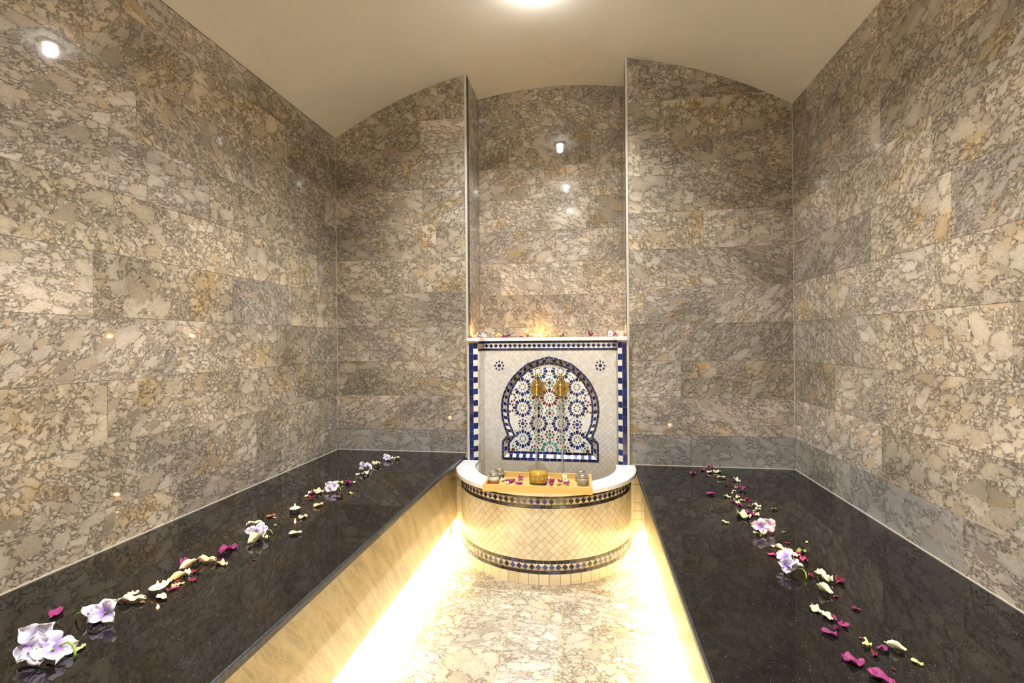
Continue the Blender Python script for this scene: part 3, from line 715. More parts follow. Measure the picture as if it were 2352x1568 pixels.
# ------------------------------------------------------------------ basin
BX, BY = -.249, 2.69; RO, RT, RI = .4580, .4620, .386
bs = thing('basin', 'half-round tiled basin with white marble rim in front of the panel', 'basin', (BX, BY, 0))
A0 = 96
def sector(r0, r1, z0, z1, mat, a0=A0, seg=64, smooth=True):
    v = []; f = []
    for i in range(seg + 1):
        a = R(-a0 + 2 * a0 * i / seg); s_, c_ = math.sin(a), -math.cos(a)
        v += [(r0 * s_, r0 * c_, z0), (r1 * s_, r1 * c_, z0), (r1 * s_, r1 * c_, z1), (r0 * s_, r0 * c_, z1)]
    for i in range(seg):
        a = 4 * i; b = a + 4
        f += [(a, a + 1, b + 1, b), (a + 1, a + 2, b + 2, b + 1), (a + 2, a + 3, b + 3, b + 2), (a + 3, a, b, b + 3)]
    f += [(0, 3, 2, 1), (4 * seg, 4 * seg + 1, 4 * seg + 2, 4 * seg + 3)]
    me = raw(v, f, mat)
    if smooth: me.polygons.foreach_set('use_smooth', [abs(p.normal.z) < .5 for p in me.polygons])
    return me
add('wall', sector(RI + .004, RO, 0, .418, 'basin_grout'), None, bs)
add('inner_lining', sector(RI - .001, RI + .004, .10, .418, 'cream_tile'), None, bs)
# rim slab: half ring whose ends run back to the splays
zr0, zr1 = .419, .441
def rim():
    seg = 64; o_ = []; i_ = []
    for k in range(seg + 1):
        a = R(-90 + 180 * k / seg); o_.append((.49 * math.sin(a), -.49 * math.cos(a))); i_.append((RI * math.sin(a), -RI * math.cos(a)))
    o_ = [(-.49, .044)] + o_ + [(.49, .044)]; i_ = [(-RI, .044)] + i_ + [(RI, .044)]
    m_ = len(o_); v = []; f = []; e = .004
    for (ax, ay), (bx, by) in zip(o_, i_):
        ex, ey = ax * (1 - e / .49), ay * (1 - e / .49)
        v += [(bx, by, zr0), (ax, ay, zr0), (ax, ay, zr1 - e), (ex, ey, zr1), (bx, by, zr1)]
    for k in range(m_ - 1):
        a = 5 * k; b = a + 5
        f += [(a + j, a + (j + 1) % 5, b + (j + 1) % 5, b + j) for j in range(5)]
    f += [(4, 3, 2, 1, 0), tuple(5 * (m_ - 1) + j for j in range(5))]
    return raw(v, f, 'white_marble')
add('rim', rim(), None, bs)
BZ = lambda z: z + H
def cyl(a, z, r=RT): return (r * math.sin(a), -r * math.cos(a), z)
def on_basin(name, me, deg, z, r=RT):
    a = R(deg); return add(name, me, None, bs, (r * math.sin(a), -r * math.cos(a), z), (0, 0, a))
flat = lambda u, v_, d: (u, d, v_)
NT_ = 94; step = 360 / NT_ ; wd = 2 * math.pi * RT / NT_
strip = prism([(-wd / 2 + .0012, -.0070), (wd / 2 - .0012, -.0070), (wd / 2 - .0012, .0070), (-wd / 2 + .0012, .0070)], flat, .005, 'band_tile')
dmd = prism([(-.0136, 0), (0, -.0142), (.0136, 0), (0, .0142)], flat, .005, 'band_diamond')
for zc, dz in ((-.7400, 0), (-1.0415, 0)):
    for s_ in (-1, 1):
        for k in range(-23, 24): on_basin('band_tile', strip, k * step + (step / 2 if s_ > 0 else 0), BZ(zc + s_ * .0232))
    for k in range(-23, 24): on_basin('band_diamond', dmd, k * step + 1.0, BZ(zc))
    add('band', sector(RO - .001, RT - .0012, BZ(zc - .0160), BZ(zc + .0160), 'basin_tile', 90), None, bs)
# diamond field
LP = 0.0381; nlat = 76; ld_ = 2 * math.pi * RT / nlat; hh = ld_ / 2 - .0007
z_hi, z_lo = BZ(-.7715), BZ(-1.0095)
full = prism([(-hh, 0), (0, -hh), (hh, 0), (0, hh)], flat, .005, 'basin_tile')
rest = Join(); cands = []
nrow = 13; rowh = (z_hi - z_lo) / 12.5
hv = rowh - .0007
full = prism([(-hh, 0), (0, -hv), (hh, 0), (0, hv)], flat, .005, 'basin_tile')
for row in range(-1, 15):
    for k in range(-19, 20):
        deg = k * 360 / nlat + (180 / nlat if row % 2 else 0)
        if abs(deg) > 90: continue
        cands.append((abs(deg), deg, z_hi - row * rowh))
cands.sort(); made = 0
for _, deg, z in cands:
    if z + hv <= z_hi and z - hv >= z_lo and made < 300: on_basin('tile', full, deg, z, RT + random.uniform(-.0004, 0)); made += 1
    else:
        poly = clip(clip([(-hh, z), (0, z - hv), (hh, z), (0, z + hv)], 1, z_hi - .0006, True), 1, z_lo + .0006, False)
        if len(poly) > 2:
            a = R(deg); rest.prism(poly, lambda u, v_, d: ((RT - d) * math.sin(a) + u * math.cos(a), -(RT - d) * math.cos(a) + u * math.sin(a), v_), .005)
o = rest.build('lattice_tiles', 'basin_tile', bs); o['kind'] = 'stuff'
rnd = random.Random(4); a = -88
while a < 88:
    w_ = rnd.uniform(5.2, 6.6); c_ = R(w_) * RT / 2
    me = prism([(-c_ + .001, 0.001), (c_ - .001, 0.001), (c_ - .001, .0515), (-c_ + .001, .0515)], flat, .006, 'basin_tile')
    on_basin('base_tile', me, a + w_ / 2, 0.0, RT + rnd.uniform(-.001, .0004)); a += w_
wv = [(.384 * math.sin(R(-100 + 200 * i / 40)), -.384 * math.cos(R(-100 + 200 * i / 40)), 0) for i in range(41)] + [(.384, .235, 0), (-.384, .235, 0)]
tag(add('basin_water', prism([(p[0], p[1]) for p in wv], lambda u, v_, d: (u, v_, -d), .06, 'water'), None, None, (BX, BY, .205)), 'clear water standing in the tiled basin', 'water')
add('basin_floor', prism([(p[0] * .99, p[1] * .99) for p in wv], lambda u, v_, d: (u, v_, .14 - d), .03, 'cream_tile'), None, bs)

# ------------------------------------------------------------------ taps and running water
def tap(label, x, z, turn):
    t = thing('tap', label, 'tap', (x, YRC - .001, z), group='brass taps on the mosaic')
    pts = []
    for i in range(64):
        a = 2 * math.pi * i / 64; r = .0405 + .0130 * (1 - abs(math.sin(4 * a))) ** .8; pts.append((r * math.cos(a), r * math.sin(a)))
    fl_ = add('flange', prism(pts, lambda u, v_, d: (u, -.005 + d, v_), .005, 'brass_worn'), None, t, None, (0, R(11), 0))
    lathe_obj('boss', [(.0005, .012), (.017, .010), (.021, .004), (.022, 0.0)], 'brass_worn', fl_, (0, -.005, 0), (R(90), 0, 0), 28, False)
    lathe_obj('arm', [(.009, 0.0), (.009, .066)], 'brass', t, (0, -.004, 0), (R(90), 0, turn), 20)
    bx, by = .07 * math.sin(turn), -.07 * math.cos(turn)
    body = [(.0155, -.043), (.0178, -.043), (.0185, -.039), (.0175, -.035), (.0145, -.028), (.0140, -.022), (.0160, -.012), (.0192, .001), (.0200, .010), (.0190, .018), (.0162, .0245), (.0150, .0262), (.0120, .0268), (.006, .0275)]
    body = [(r_ * 1.2, z_ * 1.05) for r_, z_ in body]
    lathe_obj('body', body, 'brass', t, (bx, by, 0), None, 32)
    lathe_obj('stem', [(.0062, .026), (.0075, .030), (.0072, .034), (.0045, .037), (.0040, .056), (.0052, .062), (.0095, .070), (.0110, .076), (.0085, .084), (.004, .088), (.0006, .089)], 'brass', t, (bx, by, 0), None, 20)
    prof = [(.0006, -.028), (.0046, -.0265), (.0062, -.0225), (.0046, -.0185), (.0034, -.015), (.0036, -.009), (.0055, 0), (.0036, .009), (.0034, .015), (.0046, .0185), (.0062, .0225), (.0046, .0265), (.0006, .028)]
    lathe_obj('handle', prof, 'brass', t, (bx, by, .0765), (0, R(90), R(4)), 16)
    return bx, by
for label, x, z, turn, dx in (('brass tap with star-shaped flange, left of the pair', -.3125, .8440, R(0), -.006), ('brass tap with star-shaped flange, right of the pair', -.1685, .8425, R(-3), .010)):
    bx, by = tap(label, x, z, turn)
    x0, y0, z0 = x + bx, YRC + by, z - .040
    pts = [(0, 0, 0), (dx * .2, -.003, -.06), (dx * .5, -.008, -.20), (dx * .8, -.014, -.36), (dx, -.018, z0 * -1 + .205)]
    v, f = tube(pts, [.0105, .0090, .0075, .0070, .0075], 14)
    tag(add('water_stream', raw(v, f, 'stream', True), None, None, (x0, y0, z0)), 'thin stream of water falling from the %s brass tap' % ('left' if x < -.25 else 'right'), 'water', 'water running from the taps')

# ------------------------------------------------------------------ bamboo tray and what stands in it
TX, TY, TZ, TR = -.2425, 2.2905, .4411, R(1.2)
tr = thing('tray', 'rectangular bamboo tray resting on the basin rim', 'tray', (TX, TY, TZ), TR)
tw, td, th, tt = .2475, .1145, .032, .010
boxobj('base', 'bamboo', tr, -tw + .002, tw - .002, -td + .002, td - .002, 0.0, .007)
boxobj('front_side', 'bamboo', tr, -tw, tw, -td, -td + tt, .0005, th)
boxobj('back_side', 'bamboo', tr, -tw, tw, td - tt, td, .0005, th)
boxobj('end_side', 'bamboo', tr, -tw, -tw + tt, -td + tt, td - tt, .0005, th)
boxobj('end_side', 'bamboo', tr, tw - tt, tw, -td + tt, td - tt, .0005, th)
IN = TZ + .0071
def arc_patch(r, z0, z1, a0, a1, seg=14):
    v = []; f = []
    for i in range(seg + 1):
        a = a0 + (a1 - a0) * i / seg; v += [(r * math.cos(a), r * math.sin(a), z0), (r * math.cos(a), r * math.sin(a), z1)]
    for i in range(seg): f.append((2 * i, 2 * i + 2, 2 * i + 3, 2 * i + 1))
    return v, f
def jar(label, x, y, lower, upper, split, lab=None):
    t = thing('jar', label, 'jar', (x, y, IN), group='lidded glass jars on the tray')
    R0 = .0285
    lathe_obj('glass_body', [(R0 - .003, 0), (R0, .003), (R0, .022), (R0 - .002, .029), (.021, .036), (.0195, .039)], 'glass', t)
    if split > 0:
        lathe_obj('lower_content', [(R0 - .005, .002), (R0 - .0018, .004), (R0 - .0018, split)], lower, t)
    prof = [(R0 - .0018, max(split, .002) + .0003), (R0 - .0018, .0215), (R0 - .0038, .0285), (.0195, .0352)]
    lathe_obj('content', prof, upper, t)
    lathe_obj('lid', [(.0212, .0365), (.0220, .0372), (.0220, .0408), (.0214, .0414), (.0220, .0420), (.0220, .0490), (.0205, .0505), (.0170, .0508), (.0160, .0502)], 'aluminium', t)
    if lab:
        v, f = arc_patch(R0 + .0004, .006, .022, R(200), R(335)); lb = add('label', raw(v, f, lab, True), None, t)
        for k, (z_, a0, a1) in enumerate(((.0185, 240, 300), (.0150, 225, 310), (.0115, 235, 295))):
            v, f = arc_patch(R0 + .0008, z_, z_ + .0012, R(a0), R(a1), 6); add('print_line', raw(v, f, 'label_print', True), None, lb)
jar('lidded glass jar with dark printed label, behind the red and cream one', -.4458, 2.3620, 'olive_paste', 'olive_paste', 0, 'dark_label')
jar('lidded glass jar layered red below and cream above', -.4580, 2.2790, 'red_paste', 'cream_paste', .015)
jar('lidded glass jar of olive paste at the right rear of the tray', -.0455, 2.3730, 'olive_paste', 'grey_paste', 0)
jar('lidded glass jar of grey-brown paste at the right front of the tray', -.0370, 2.3070, 'grey_paste', 'grey_paste', 0)
bo = thing('bottle', 'round glass oil bottle with gold mosaic band in the middle of the tray', 'bottle', (-.2455, 2.303, IN))
BRD = .0430
lathe_obj('glass_body', [(BRD - .004, 0), (BRD, .004), (BRD, .058), (BRD - .003, .070), (BRD - .010, .081), (BRD - .020, .088), (.0165, .091), (.0135, .094), (.0130, .101), (.0165, .1035), (.0172, .1065), (.0165, .109), (.0100, .1095)], 'glass', bo, seg=48, cap=False)
lathe_obj('glass_foot', [(BRD - .003, -.0), (BRD + .0008, .002), (BRD + .0008, .010), (BRD + .0003, .012)], 'green_glass', bo, seg=48, cap=False)
lathe_obj('oil', [(BRD - .006, .007), (BRD - .0029, .009), (BRD - .0029, .0585), (.0006, .059)], 'amber_liquid', bo, seg=48)
pb_ = lathe_obj('painted_band', [(BRD + .0003, .014), (BRD + .0006, .0145), (BRD + .0006, .0525), (BRD + .0003, .053)], 'gold_paint', bo, seg=48, cap=False)
dots = {k: Join() for k in ('green', 'blue', 'red', 'pale')}
def dot(c, deg, z, r):
    r *= 1.25
    a = R(deg); rr = BRD + .0007
    dots[c].prism(ngon(0, z, r, 6, 0), lambda u, v_, d: ((rr + .0004 - d) * math.cos(a) - u * math.sin(a), (rr + .0004 - d) * math.sin(a) + u * math.cos(a), v_), .0006)
for k in range(12):
    d0 = k * 30
    for q in range(7):
        t_ = q / 6; dot('green', d0 + 30 * t_, .0195 + .027 * t_, .0014); dot('green', d0 + 30 * (1 - t_), .0195 + .027 * t_, .0014)
    for z_ in (.0205, .0465): dot('blue', d0 + 10, z_, .0016); dot('blue', d0 + 20, z_, .0016); dot('red', d0 + 15, z_, .0013)
    dot('red', d0 + 15, .028, .0014); dot('red', d0 + 15, .038, .0014); dot('pale', d0, .033, .0024); dot('blue', d0 + 5, .033, .0012); dot('blue', d0 - 5, .033, .0012); dot('pale', d0 + 15, .033, .0010)
for c in dots:
    o = dots[c].build('painted_dots', 'paint_' + c, pb_); o['kind'] = 'stuff'

# ------------------------------------------------------------------ petals
rnd = random.Random(11)
def solid_grid(P_, nu, nv, t):
    """P_ grid of points (nu x nv) -> thin closed sheet resting on z = 0"""
    def nrm(i, j):
        a = Vector(P_[min(i + 1, nu - 1)][j]) - Vector(P_[max(i - 1, 0)][j]); b = Vector(P_[i][min(j + 1, nv - 1)]) - Vector(P_[i][max(j - 1, 0)])
        c = a.cross(b); return c.normalized() if c.length > 1e-9 else Vector((0, 0, 1))
    top = [Vector(P_[i][j]) for i in range(nu) for j in range(nv)]; bot = [top[i * nv + j] - nrm(i, j) * t for i in range(nu) for j in range(nv)]
    v = top + bot; m_ = nu * nv; f = []
    for i in range(nu - 1):
        for j in range(nv - 1):
            a = i * nv + j; f.append((a, a + nv, a + nv + 1, a + 1)); f.append((m_ + a, m_ + a + 1, m_ + a + nv + 1, m_ + a + nv))
    edge = [(0, j) for j in range(nv)] + [(i, nv - 1) for i in range(1, nu)] + [(nu - 1, j) for j in range(nv - 2, -1, -1)] + [(i, 0) for i in range(nu - 2, 0, -1)]
    ids = [i * nv + j for i, j in edge]
    for a, b in zip(ids, ids[1:] + ids[:1]): f.append((a, b, m_ + b, m_ + a))
    zmin = min(p.z for p in v)
    return [(p.x, p.y, p.z - zmin) for p in v], f
def petal_sheet(seed, wid=0.30, cup=0.25, bend=0.25, rough=0.05):
    q = random.Random(seed); nu, nv = 10, 8; G_ = []
    ph = [q.uniform(0, 6.28) for _ in range(6)]
    for i in range(nu):
        u = i / (nu - 1); row = []
        wd_ = wid * (math.sin(math.pi * (0.06 + 0.84 * u ** 0.8)) ** 0.7) * (1 + .18 * math.sin(5 * u + ph[0]))
        for j in range(nv):
            s = 2 * j / (nv - 1) - 1
            x = u - .5 + .06 * math.sin(4 * s + ph[1]) + q.uniform(-.018, .018); y = s * wd_ * (1 + q.uniform(-.10, .10)) + .12 * math.sin(3.0 * u + ph[2])
            z = cup * (s * wd_ / wid) ** 2 * .35 + bend * (u - .5) ** 2 * 1.1 + rough * math.sin(9 * u + 4 * s + ph[3]) + .6 * rough * math.sin(7 * s + 12 * u + ph[4]) + q.uniform(-.022, .022)
            row.append((x, y, z))
        G_.append(row)
    return solid_grid(G_, nu, nv, .018)
def petal_crumple(seed):
    q = random.Random(seed); nu, nv = 6, 16; G_ = []; ph = [q.uniform(0, 6.28) for _ in range(8)]
    for i in range(nu):
        r = .05 + .45 * i / (nu - 1); row = []
        for j in range(nv):
            a = 2 * math.pi * j / (nv - 1); k = r / .5
            rr = r * (1 + .20 * math.sin(3 * a + ph[0]) + .12 * math.sin(5 * a + ph[1])) * (1 - .18 * k)
            z = .20 + q.uniform(-.03, .03) + k * (.12 * math.sin(2 * a + ph[2]) + .13 * math.sin(5 * a + ph[3]) + .08 * math.sin(9 * a + ph[4])) + .05 * math.sin(18 * r + ph[5])
            row.append((rr * math.cos(a), rr * math.sin(a) * .82, z))
        G_.append(row)
    return solid_grid(G_, nu, nv, .03)
SHEETS = [petal_sheet(s, *a) for s, a in enumerate(((.28, .30, .25, .08), (.23, .5, .15, .09), (.30, .25, .4, .08), (.19, .8, .3, .06), (.28, .35, .1, .11), (.33, .3, .3, .10), (.16, .9, .2, .06)))]
CRUMPS = [petal_crumple(s) for s in range(5)]
PM = {}
def petal_mesh(kind, k, col):
    key = (kind, k, col)
    if key not in PM:
        v, f = (SHEETS if kind == 'p' else CRUMPS)[k]; PM[key] = raw(v, f, 'petal_' + col, True)
    return PM[key]
CN = {'c': 'cream', 'y': 'yellowish', 'm': 'magenta', 'r': 'crimson', 'd': 'dark red', 'b': 'brown', 'g': 'green', 'o': 'peach', 'v': 'violet'}
NUM = ['first', 'second', 'third', 'fourth', 'fifth', 'sixth', 'seventh', 'eighth', 'ninth', 'tenth', 'eleventh', 'twelfth', 'thirteenth', 'fourteenth', 'fifteenth', 'sixteenth', 'seventeenth', 'eighteenth', 'nineteenth', 'twentieth']
def nth(i):
    if i < 20: return NUM[i]
    t_ = {2: 'twenty', 3: 'thirty', 4: 'forty'}[(i + 1) // 10]; u = (i + 1) % 10
    return {'twenty': 'twentieth', 'thirty': 'thirtieth', 'forty': 'fortieth'}[t_] if u == 0 else t_ + '-' + NUM[u - 1]
PETALS_LEFT = "p m -1.2747 0.9825 0.0361 1.87;r d -1.0934 0.8741 0.0281 1.54;p y -1.0798 0.879 0.0207 1.87;p c -1.1459 1.0618 0.0501 0.56;r c -1.1713 1.0903 0.0274 0.14;r b -1.113 1.0582 0.0133 2.15;p v -1.1812 1.0568 0.0167 -0.2;p c -1.0842 1.0833 0.0281 -0.12;p c -1.1346 1.1529 0.0334 1.58;p y -1.1025 1.1433 0.0177 1.55;p y -1.0965 1.1559 0.0167 0.85;p d -1.1079 1.1601 0.0191 0.85;r r -1.0969 1.1233 0.0151 0.14;p m -1.0916 1.1332 0.0164 1.11;p c -1.1318 1.1853 0.0367 1.14;r c -1.1265 1.209 0.0298 1.92;r r -1.1149 1.2238 0.0251 0.14;r r -1.0785 1.1791 0.0229 0.14;p c -1.1613 1.2498 0.0488 1.59;p m -1.1912 1.271 0.034 1.75;p c -1.1297 1.2854 0.0472 0.35;p c -1.0715 1.2764 0.0336 -0.47;p d -1.0864 1.2771 0.0169 1.54;p m -1.1248 1.3632 0.051 0.92;p c -1.0857 1.4345 0.0575 1.67;r y -1.0621 1.4661 0.0219 1.17;r d -1.0878 1.5232 0.0197 0.14;p c -1.1916 1.5752 0.0411 1.0;r y -1.1081 1.5758 0.0125 0.14;p b -1.1846 1.6569 0.0264 1.26;p c -1.1613 1.6442 0.0114 0.13;p c -0.9919 1.5127 0.0343 0.65;p c -1.0582 1.6604 0.031 1.21;p r -0.9994 1.3197 0.0106 0.14;r r -1.1492 1.8104 0.0143 0.13;r d -1.1031 1.767 0.0087 0.13;p o -1.0699 1.7894 0.0315 1.23;p d -1.0674 1.8213 0.016 1.54;r r -1.1537 1.8705 0.0239 0.13;p m -1.1796 1.9341 0.0247 1.3;r d -1.1504 1.9057 0.0205 0.13;p c -1.1711 1.9572 0.0537 -0.3;p c -1.1877 1.8949 0.0186 1.3;p c -1.1986 1.9352 0.0228 1.7;p y -1.1444 2.0852 0.0344 0.45;r d -1.0515 1.9187 0.0372 0.13;p m -1.103 2.0975 0.0345 -0.13;p c -1.0808 2.1095 0.0183 1.71;p y -1.0182 1.9529 0.0189 -0.3;r d -1.0161 2.0045 0.0116 0.13;r c -1.1125 2.414 0.0509 0.84;r c -1.0845 2.2326 0.0429 1.29;p c -1.1266 2.2351 0.028 1.31;r d -1.2493 2.5105 0.0097 0.12;p c -1.062 2.5636 0.039 1.45;p m -1.0455 2.4969 0.0142 0.12"
PETALS_RIGHT = "p m 0.5175 2.6067 0.0331 0.13;r m 0.5835 2.6856 0.034 0.13;r m 0.6284 2.724 0.0389 0.13;p c 0.6075 2.6432 0.0289 0.86;p c 0.6449 2.6564 0.0423 0.76;p m 0.5807 2.5821 0.0152 -0.58;p r 0.62 2.5632 0.0129 0.13;p c 0.6417 2.5464 0.0384 0.4;p y 0.6103 2.4744 0.0125 0.13;r d 0.5651 2.4218 0.0143 0.13;r r 0.6346 2.4308 0.0244 -1.35;p r 0.6509 2.405 0.0121 0.13;p c 0.6989 2.5007 0.0396 -1.46;p c 0.6682 2.4004 0.012 0.13;r d 0.7267 2.4218 0.0141 0.13;r m 0.6843 2.3622 0.0413 0.13;p c 0.6416 2.337 0.0156 0.13;p c 0.6234 2.3045 0.0116 -1.49;p m 0.5245 2.272 0.0306 -0.49;p c 0.5868 2.2424 0.0263 -1.01;p m 0.6432 2.2772 0.0133 0.13;r y 0.6268 2.2257 0.026 0.78;r y 0.608 2.2156 0.013 0.13;p y 0.6394 2.2024 0.0183 0.13;p r 0.6618 2.2303 0.026 -1.34;r r 0.6687 2.1977 0.0183 0.13;p m 0.5973 2.1831 0.0164 -0.48;p c 0.6111 2.1703 0.0308 -1.31;p m 0.6084 2.137 0.0196 -0.99;p m 0.6403 2.1305 0.0159 -1.0;p g 0.6483 2.1236 0.0124 0.13;p c 0.6719 2.1347 0.0301 -1.02;p c 0.6666 2.1025 0.0192 0.13;p g 0.6598 2.0861 0.0138 0.13;p g 0.7292 2.1026 0.0225 0.52;p c 0.6445 2.0739 0.0189 1.12;p m 0.6157 2.0402 0.039 -0.14;p c 0.6432 2.0341 0.0321 -1.49;p c 0.5854 2.0071 0.0569 -0.95;p c 0.4971 1.9263 0.0242 -0.4;p m 0.6025 1.889 0.0313 -1.6;r c 0.5759 1.8366 0.0244 0.14;p m 0.629 1.836 0.0152 0.98;p g 0.6771 1.8624 0.0123 0.7;p y 0.7208 1.781 0.0131 -1.76;p c 0.5955 1.7282 0.0143 1.06;p c 0.6103 1.7145 0.0311 -1.07;p r 0.6517 1.7642 0.0145 0.14;r r 0.6289 1.7056 0.0168 0.14;p r 0.599 1.6849 0.0139 0.14;p m 0.5674 1.6578 0.0219 -0.59;p c 0.6308 1.6827 0.0152 -1.62;r c 0.6421 1.6619 0.0273 -0.87;p m 0.6562 1.683 0.0152 -0.35;p g 0.6692 1.6946 0.0278 -0.09;r m 0.6493 1.6258 0.0333 -0.33;r r 0.6272 1.5275 0.0212 -0.3;p c 0.6596 1.5195 0.047 -1.04;r r 0.6928 1.5024 0.0377 0.14;p c 0.6257 1.4395 0.0422 -1.18;p r 0.6413 1.4165 0.0138 0.14;p c 0.5623 1.3411 0.0329 -1.38;p c 0.5711 1.3048 0.0287 -1.25;p m 0.5866 1.3033 0.0212 -1.4;p r 0.6619 1.3554 0.0175 -0.5;r m 0.595 1.2719 0.0268 -0.45;p m 0.5703 1.2569 0.0163 0.69;p m 0.5474 1.2353 0.0282 -0.21;p m 0.6103 1.2301 0.0089 -1.87;p y 0.618 1.2246 0.0108 -1.41;r y 0.6066 1.1979 0.0222 0.14;r m 0.6351 1.1888 0.0257 -0.2;p c 0.6638 1.1976 0.0334 -0.67;r r 0.6069 1.1666 0.0206 -0.63;p m 0.548 1.1375 0.0377 -0.38;p y 0.6797 1.1511 0.0192 -0.65;p r 0.6183 1.1226 0.0072 -1.63;p m 0.5718 1.0815 0.039 -0.79"
TRAY = "c -0.4190 2.3128 0.0262;m -0.3948 2.3085 0.0222;m -0.3717 2.2969 0.0302;c -0.3888 2.2731 0.0242;m -0.3366 2.3459 0.0302;m -0.3346 2.2730 0.0262;m -0.1843 2.3358 0.0262;c -0.2029 2.3706 0.0201;m -0.1835 2.2856 0.0262;m -0.2193 2.2739 0.0282;m -0.1460 2.3407 0.0262;c -0.1210 2.3812 0.0403;c -0.1219 2.3148 0.0262;c -0.1467 2.2833 0.0282;m -0.1104 2.2881 0.0262"
def strew(data, top, side, yflip):
    rows = [e.split() for e in data.split(';')]
    rows = [(k, c, float(x), float(y), float(s), float(a)) for k, c, x, y, s, a in rows]
    rows.sort(key=lambda e: -e[3]); count = {}; total = {}
    for e in rows: total[e[:2]] = total.get(e[:2], 0) + 1
    for k, c, x, y, s, a in rows:
        i = count.get((k, c), 0); count[(k, c)] = i + 1
        nm, word = ('petal', 'loose') if k == 'p' else ('crumpled_petal', 'crumpled')
        if c == 'g': nm = 'leaf_scrap'
        what = 'leaf scrap' if c == 'g' else ('petal' if c != 'b' else 'withered scrap')
        if total[(k, c)] == 1: lab = 'only %s %s %s on the %s bench' % (word, CN[c], what, side)
        else: lab = '%s %s %s on the %s bench, %s such one from the back wall' % (word, CN[c], what, side, nth(i))
        idx = rnd.randrange(len(SHEETS) if k == 'p' else len(CRUMPS))
        if k == 'p' and c in 'ygb': idx = rnd.choice((1, 3, 4))
        sc_ = s * (1.12 if k == 'p' else 1.0)
        o = add(nm, petal_mesh(k, idx, c), None, None, (x, y, top + .0002), (0, 0, a if k == 'p' else rnd.uniform(0, 6.28)), (sc_, sc_, sc_ * rnd.uniform(.8, 1.1)))
        tag(o, lab, 'petal' if c != 'g' else 'leaf', '%s petals strewn on the %s bench' % (CN[c], side))
strew(PETALS_LEFT, BL, 'left', 0); strew(PETALS_RIGHT, BR, 'right', 0)
cnt = {}
for e in sorted(TRAY.split(';'), key=lambda e: float(e.split()[1])):
    c, x, y, s = e.split(); x, y, s = float(x), float(y), float(s); i = cnt.get(c, 0); cnt[c] = i + 1
    o = add('petal', petal_mesh('p' if i % 2 else 'r', rnd.randrange(5), c), None, None, (x, y, IN + .0002), (0, 0, rnd.uniform(0, 6.28)), (s * 1.25, s * 1.25, s * 1.6))
    tag(o, 'dried %s petal lying in the bamboo tray, %s %s one from the left' % (CN[c], nth(i), CN[c]), 'petal', 'petals in the bamboo tray')
for c, k, x, y, s, rz, lab in (
    ('d', 'p', -.6860, 2.775, .024, 1.5, 'upright dark red petal at the left end of the marble shelf'),
    ('y', 'r', -.6650, 2.770, .026, 0.4, 'yellowish crumpled petal beside the left end of the marble shelf'),
    ('m', 'r', -.6450, 2.800, .020, 0.4, 'magenta petal resting behind the lilac flower on the shelf'),
    ('y', 'p', -.545, 2.935, .042, 0.2, 'flat yellowish petal on the shelf right of the left lilac flower'),
    ('m', 'r', -.490, 2.940, .031, 1.0, 'large magenta petal standing on the left half of the shelf'),
    ('m', 'p', -.512, 2.930, .030, 0.1, 'thin magenta petal lying left of the large one on the shelf'),
    ('m', 'p', -.410, 2.935, .020, 0.1, 'small flat magenta petal between the large one and shelf candle'),
    ('d', 'r', -.371, 2.930, .017, 0.0, 'small round dark red bud left of the shelf candle'),
    ('c', 'p', -.345, 2.935, .028, 0.3, 'cream petal just left of the shelf candle'),
    ('c', 'r', -.176, 2.935, .030, 0.3, 'cream petal in front of crimson one, right of shelf candle'),
    ('r', 'r', -.163, 2.955, .028, 0.9, 'crimson curled petal right of the shelf candle'),
    ('r', 'r', .008, 2.940, .036, 0.9, 'crimson crumpled petal alone on the right half of the shelf'),
    ('m', 'r', .143, 2.790, .024, 0.9, 'magenta petal at the right end of the shelf'),
    ('c', 'r', .176, 2.790, .038, 0.2, 'cream crumpled petal at the right end of the shelf')):
    tag(add('petal', petal_mesh(k, rnd.randrange(5), c), None, None, (x, y, SH), (0, 0, rz), (s * 1.15, s * 1.15, s * 1.7)), lab, 'petal', 'petals on the marble shelf')

# ------------------------------------------------------------------ lilac flowers
def flower_petal(seed, L, Wd):
    q = random.Random(seed); nu, nv = 9, 9; ph = [q.uniform(0, 6.28) for _ in range(4)]; v = []; at = []
    for i in range(nu):
        u = i / (nu - 1)
        w_ = Wd * (0.10 + 0.90 * math.sin(math.pi * min(1, .08 + .62 * u)) ** 1.0) * (math.sqrt(max(.10, 1 - max(0, (u - .62) / .40) ** 2)) if u > .62 else 1)
        for j in range(nv):
            s = 2 * j / (nv - 1) - 1
            ruff = .15 * L * u * u * math.sin(3.4 * s + ph[0]) + .075 * L * u * u * math.sin(8 * s + ph[1]) + .05 * L * math.sin(6 * u + ph[2])
            v.append((L * (u - .10 * u * u * s * s), s * w_, .26 * L * math.sin(1.9 * u) * .5 + .30 * w_ * s * s - .22 * L * max(0, u - .6) ** 1.3 * 1.6 + ruff)); at.append(u)
    f = [(i * nv + j, (i + 1) * nv + j, (i + 1) * nv + j + 1, i * nv + j + 1) for i in range(nu - 1) for j in range(nv - 1)]
    me = raw(v, f, 'lilac_petal', True); a = me.attributes.new('reach', 'FLOAT', 'POINT'); a.data.foreach_set('value', at); return me
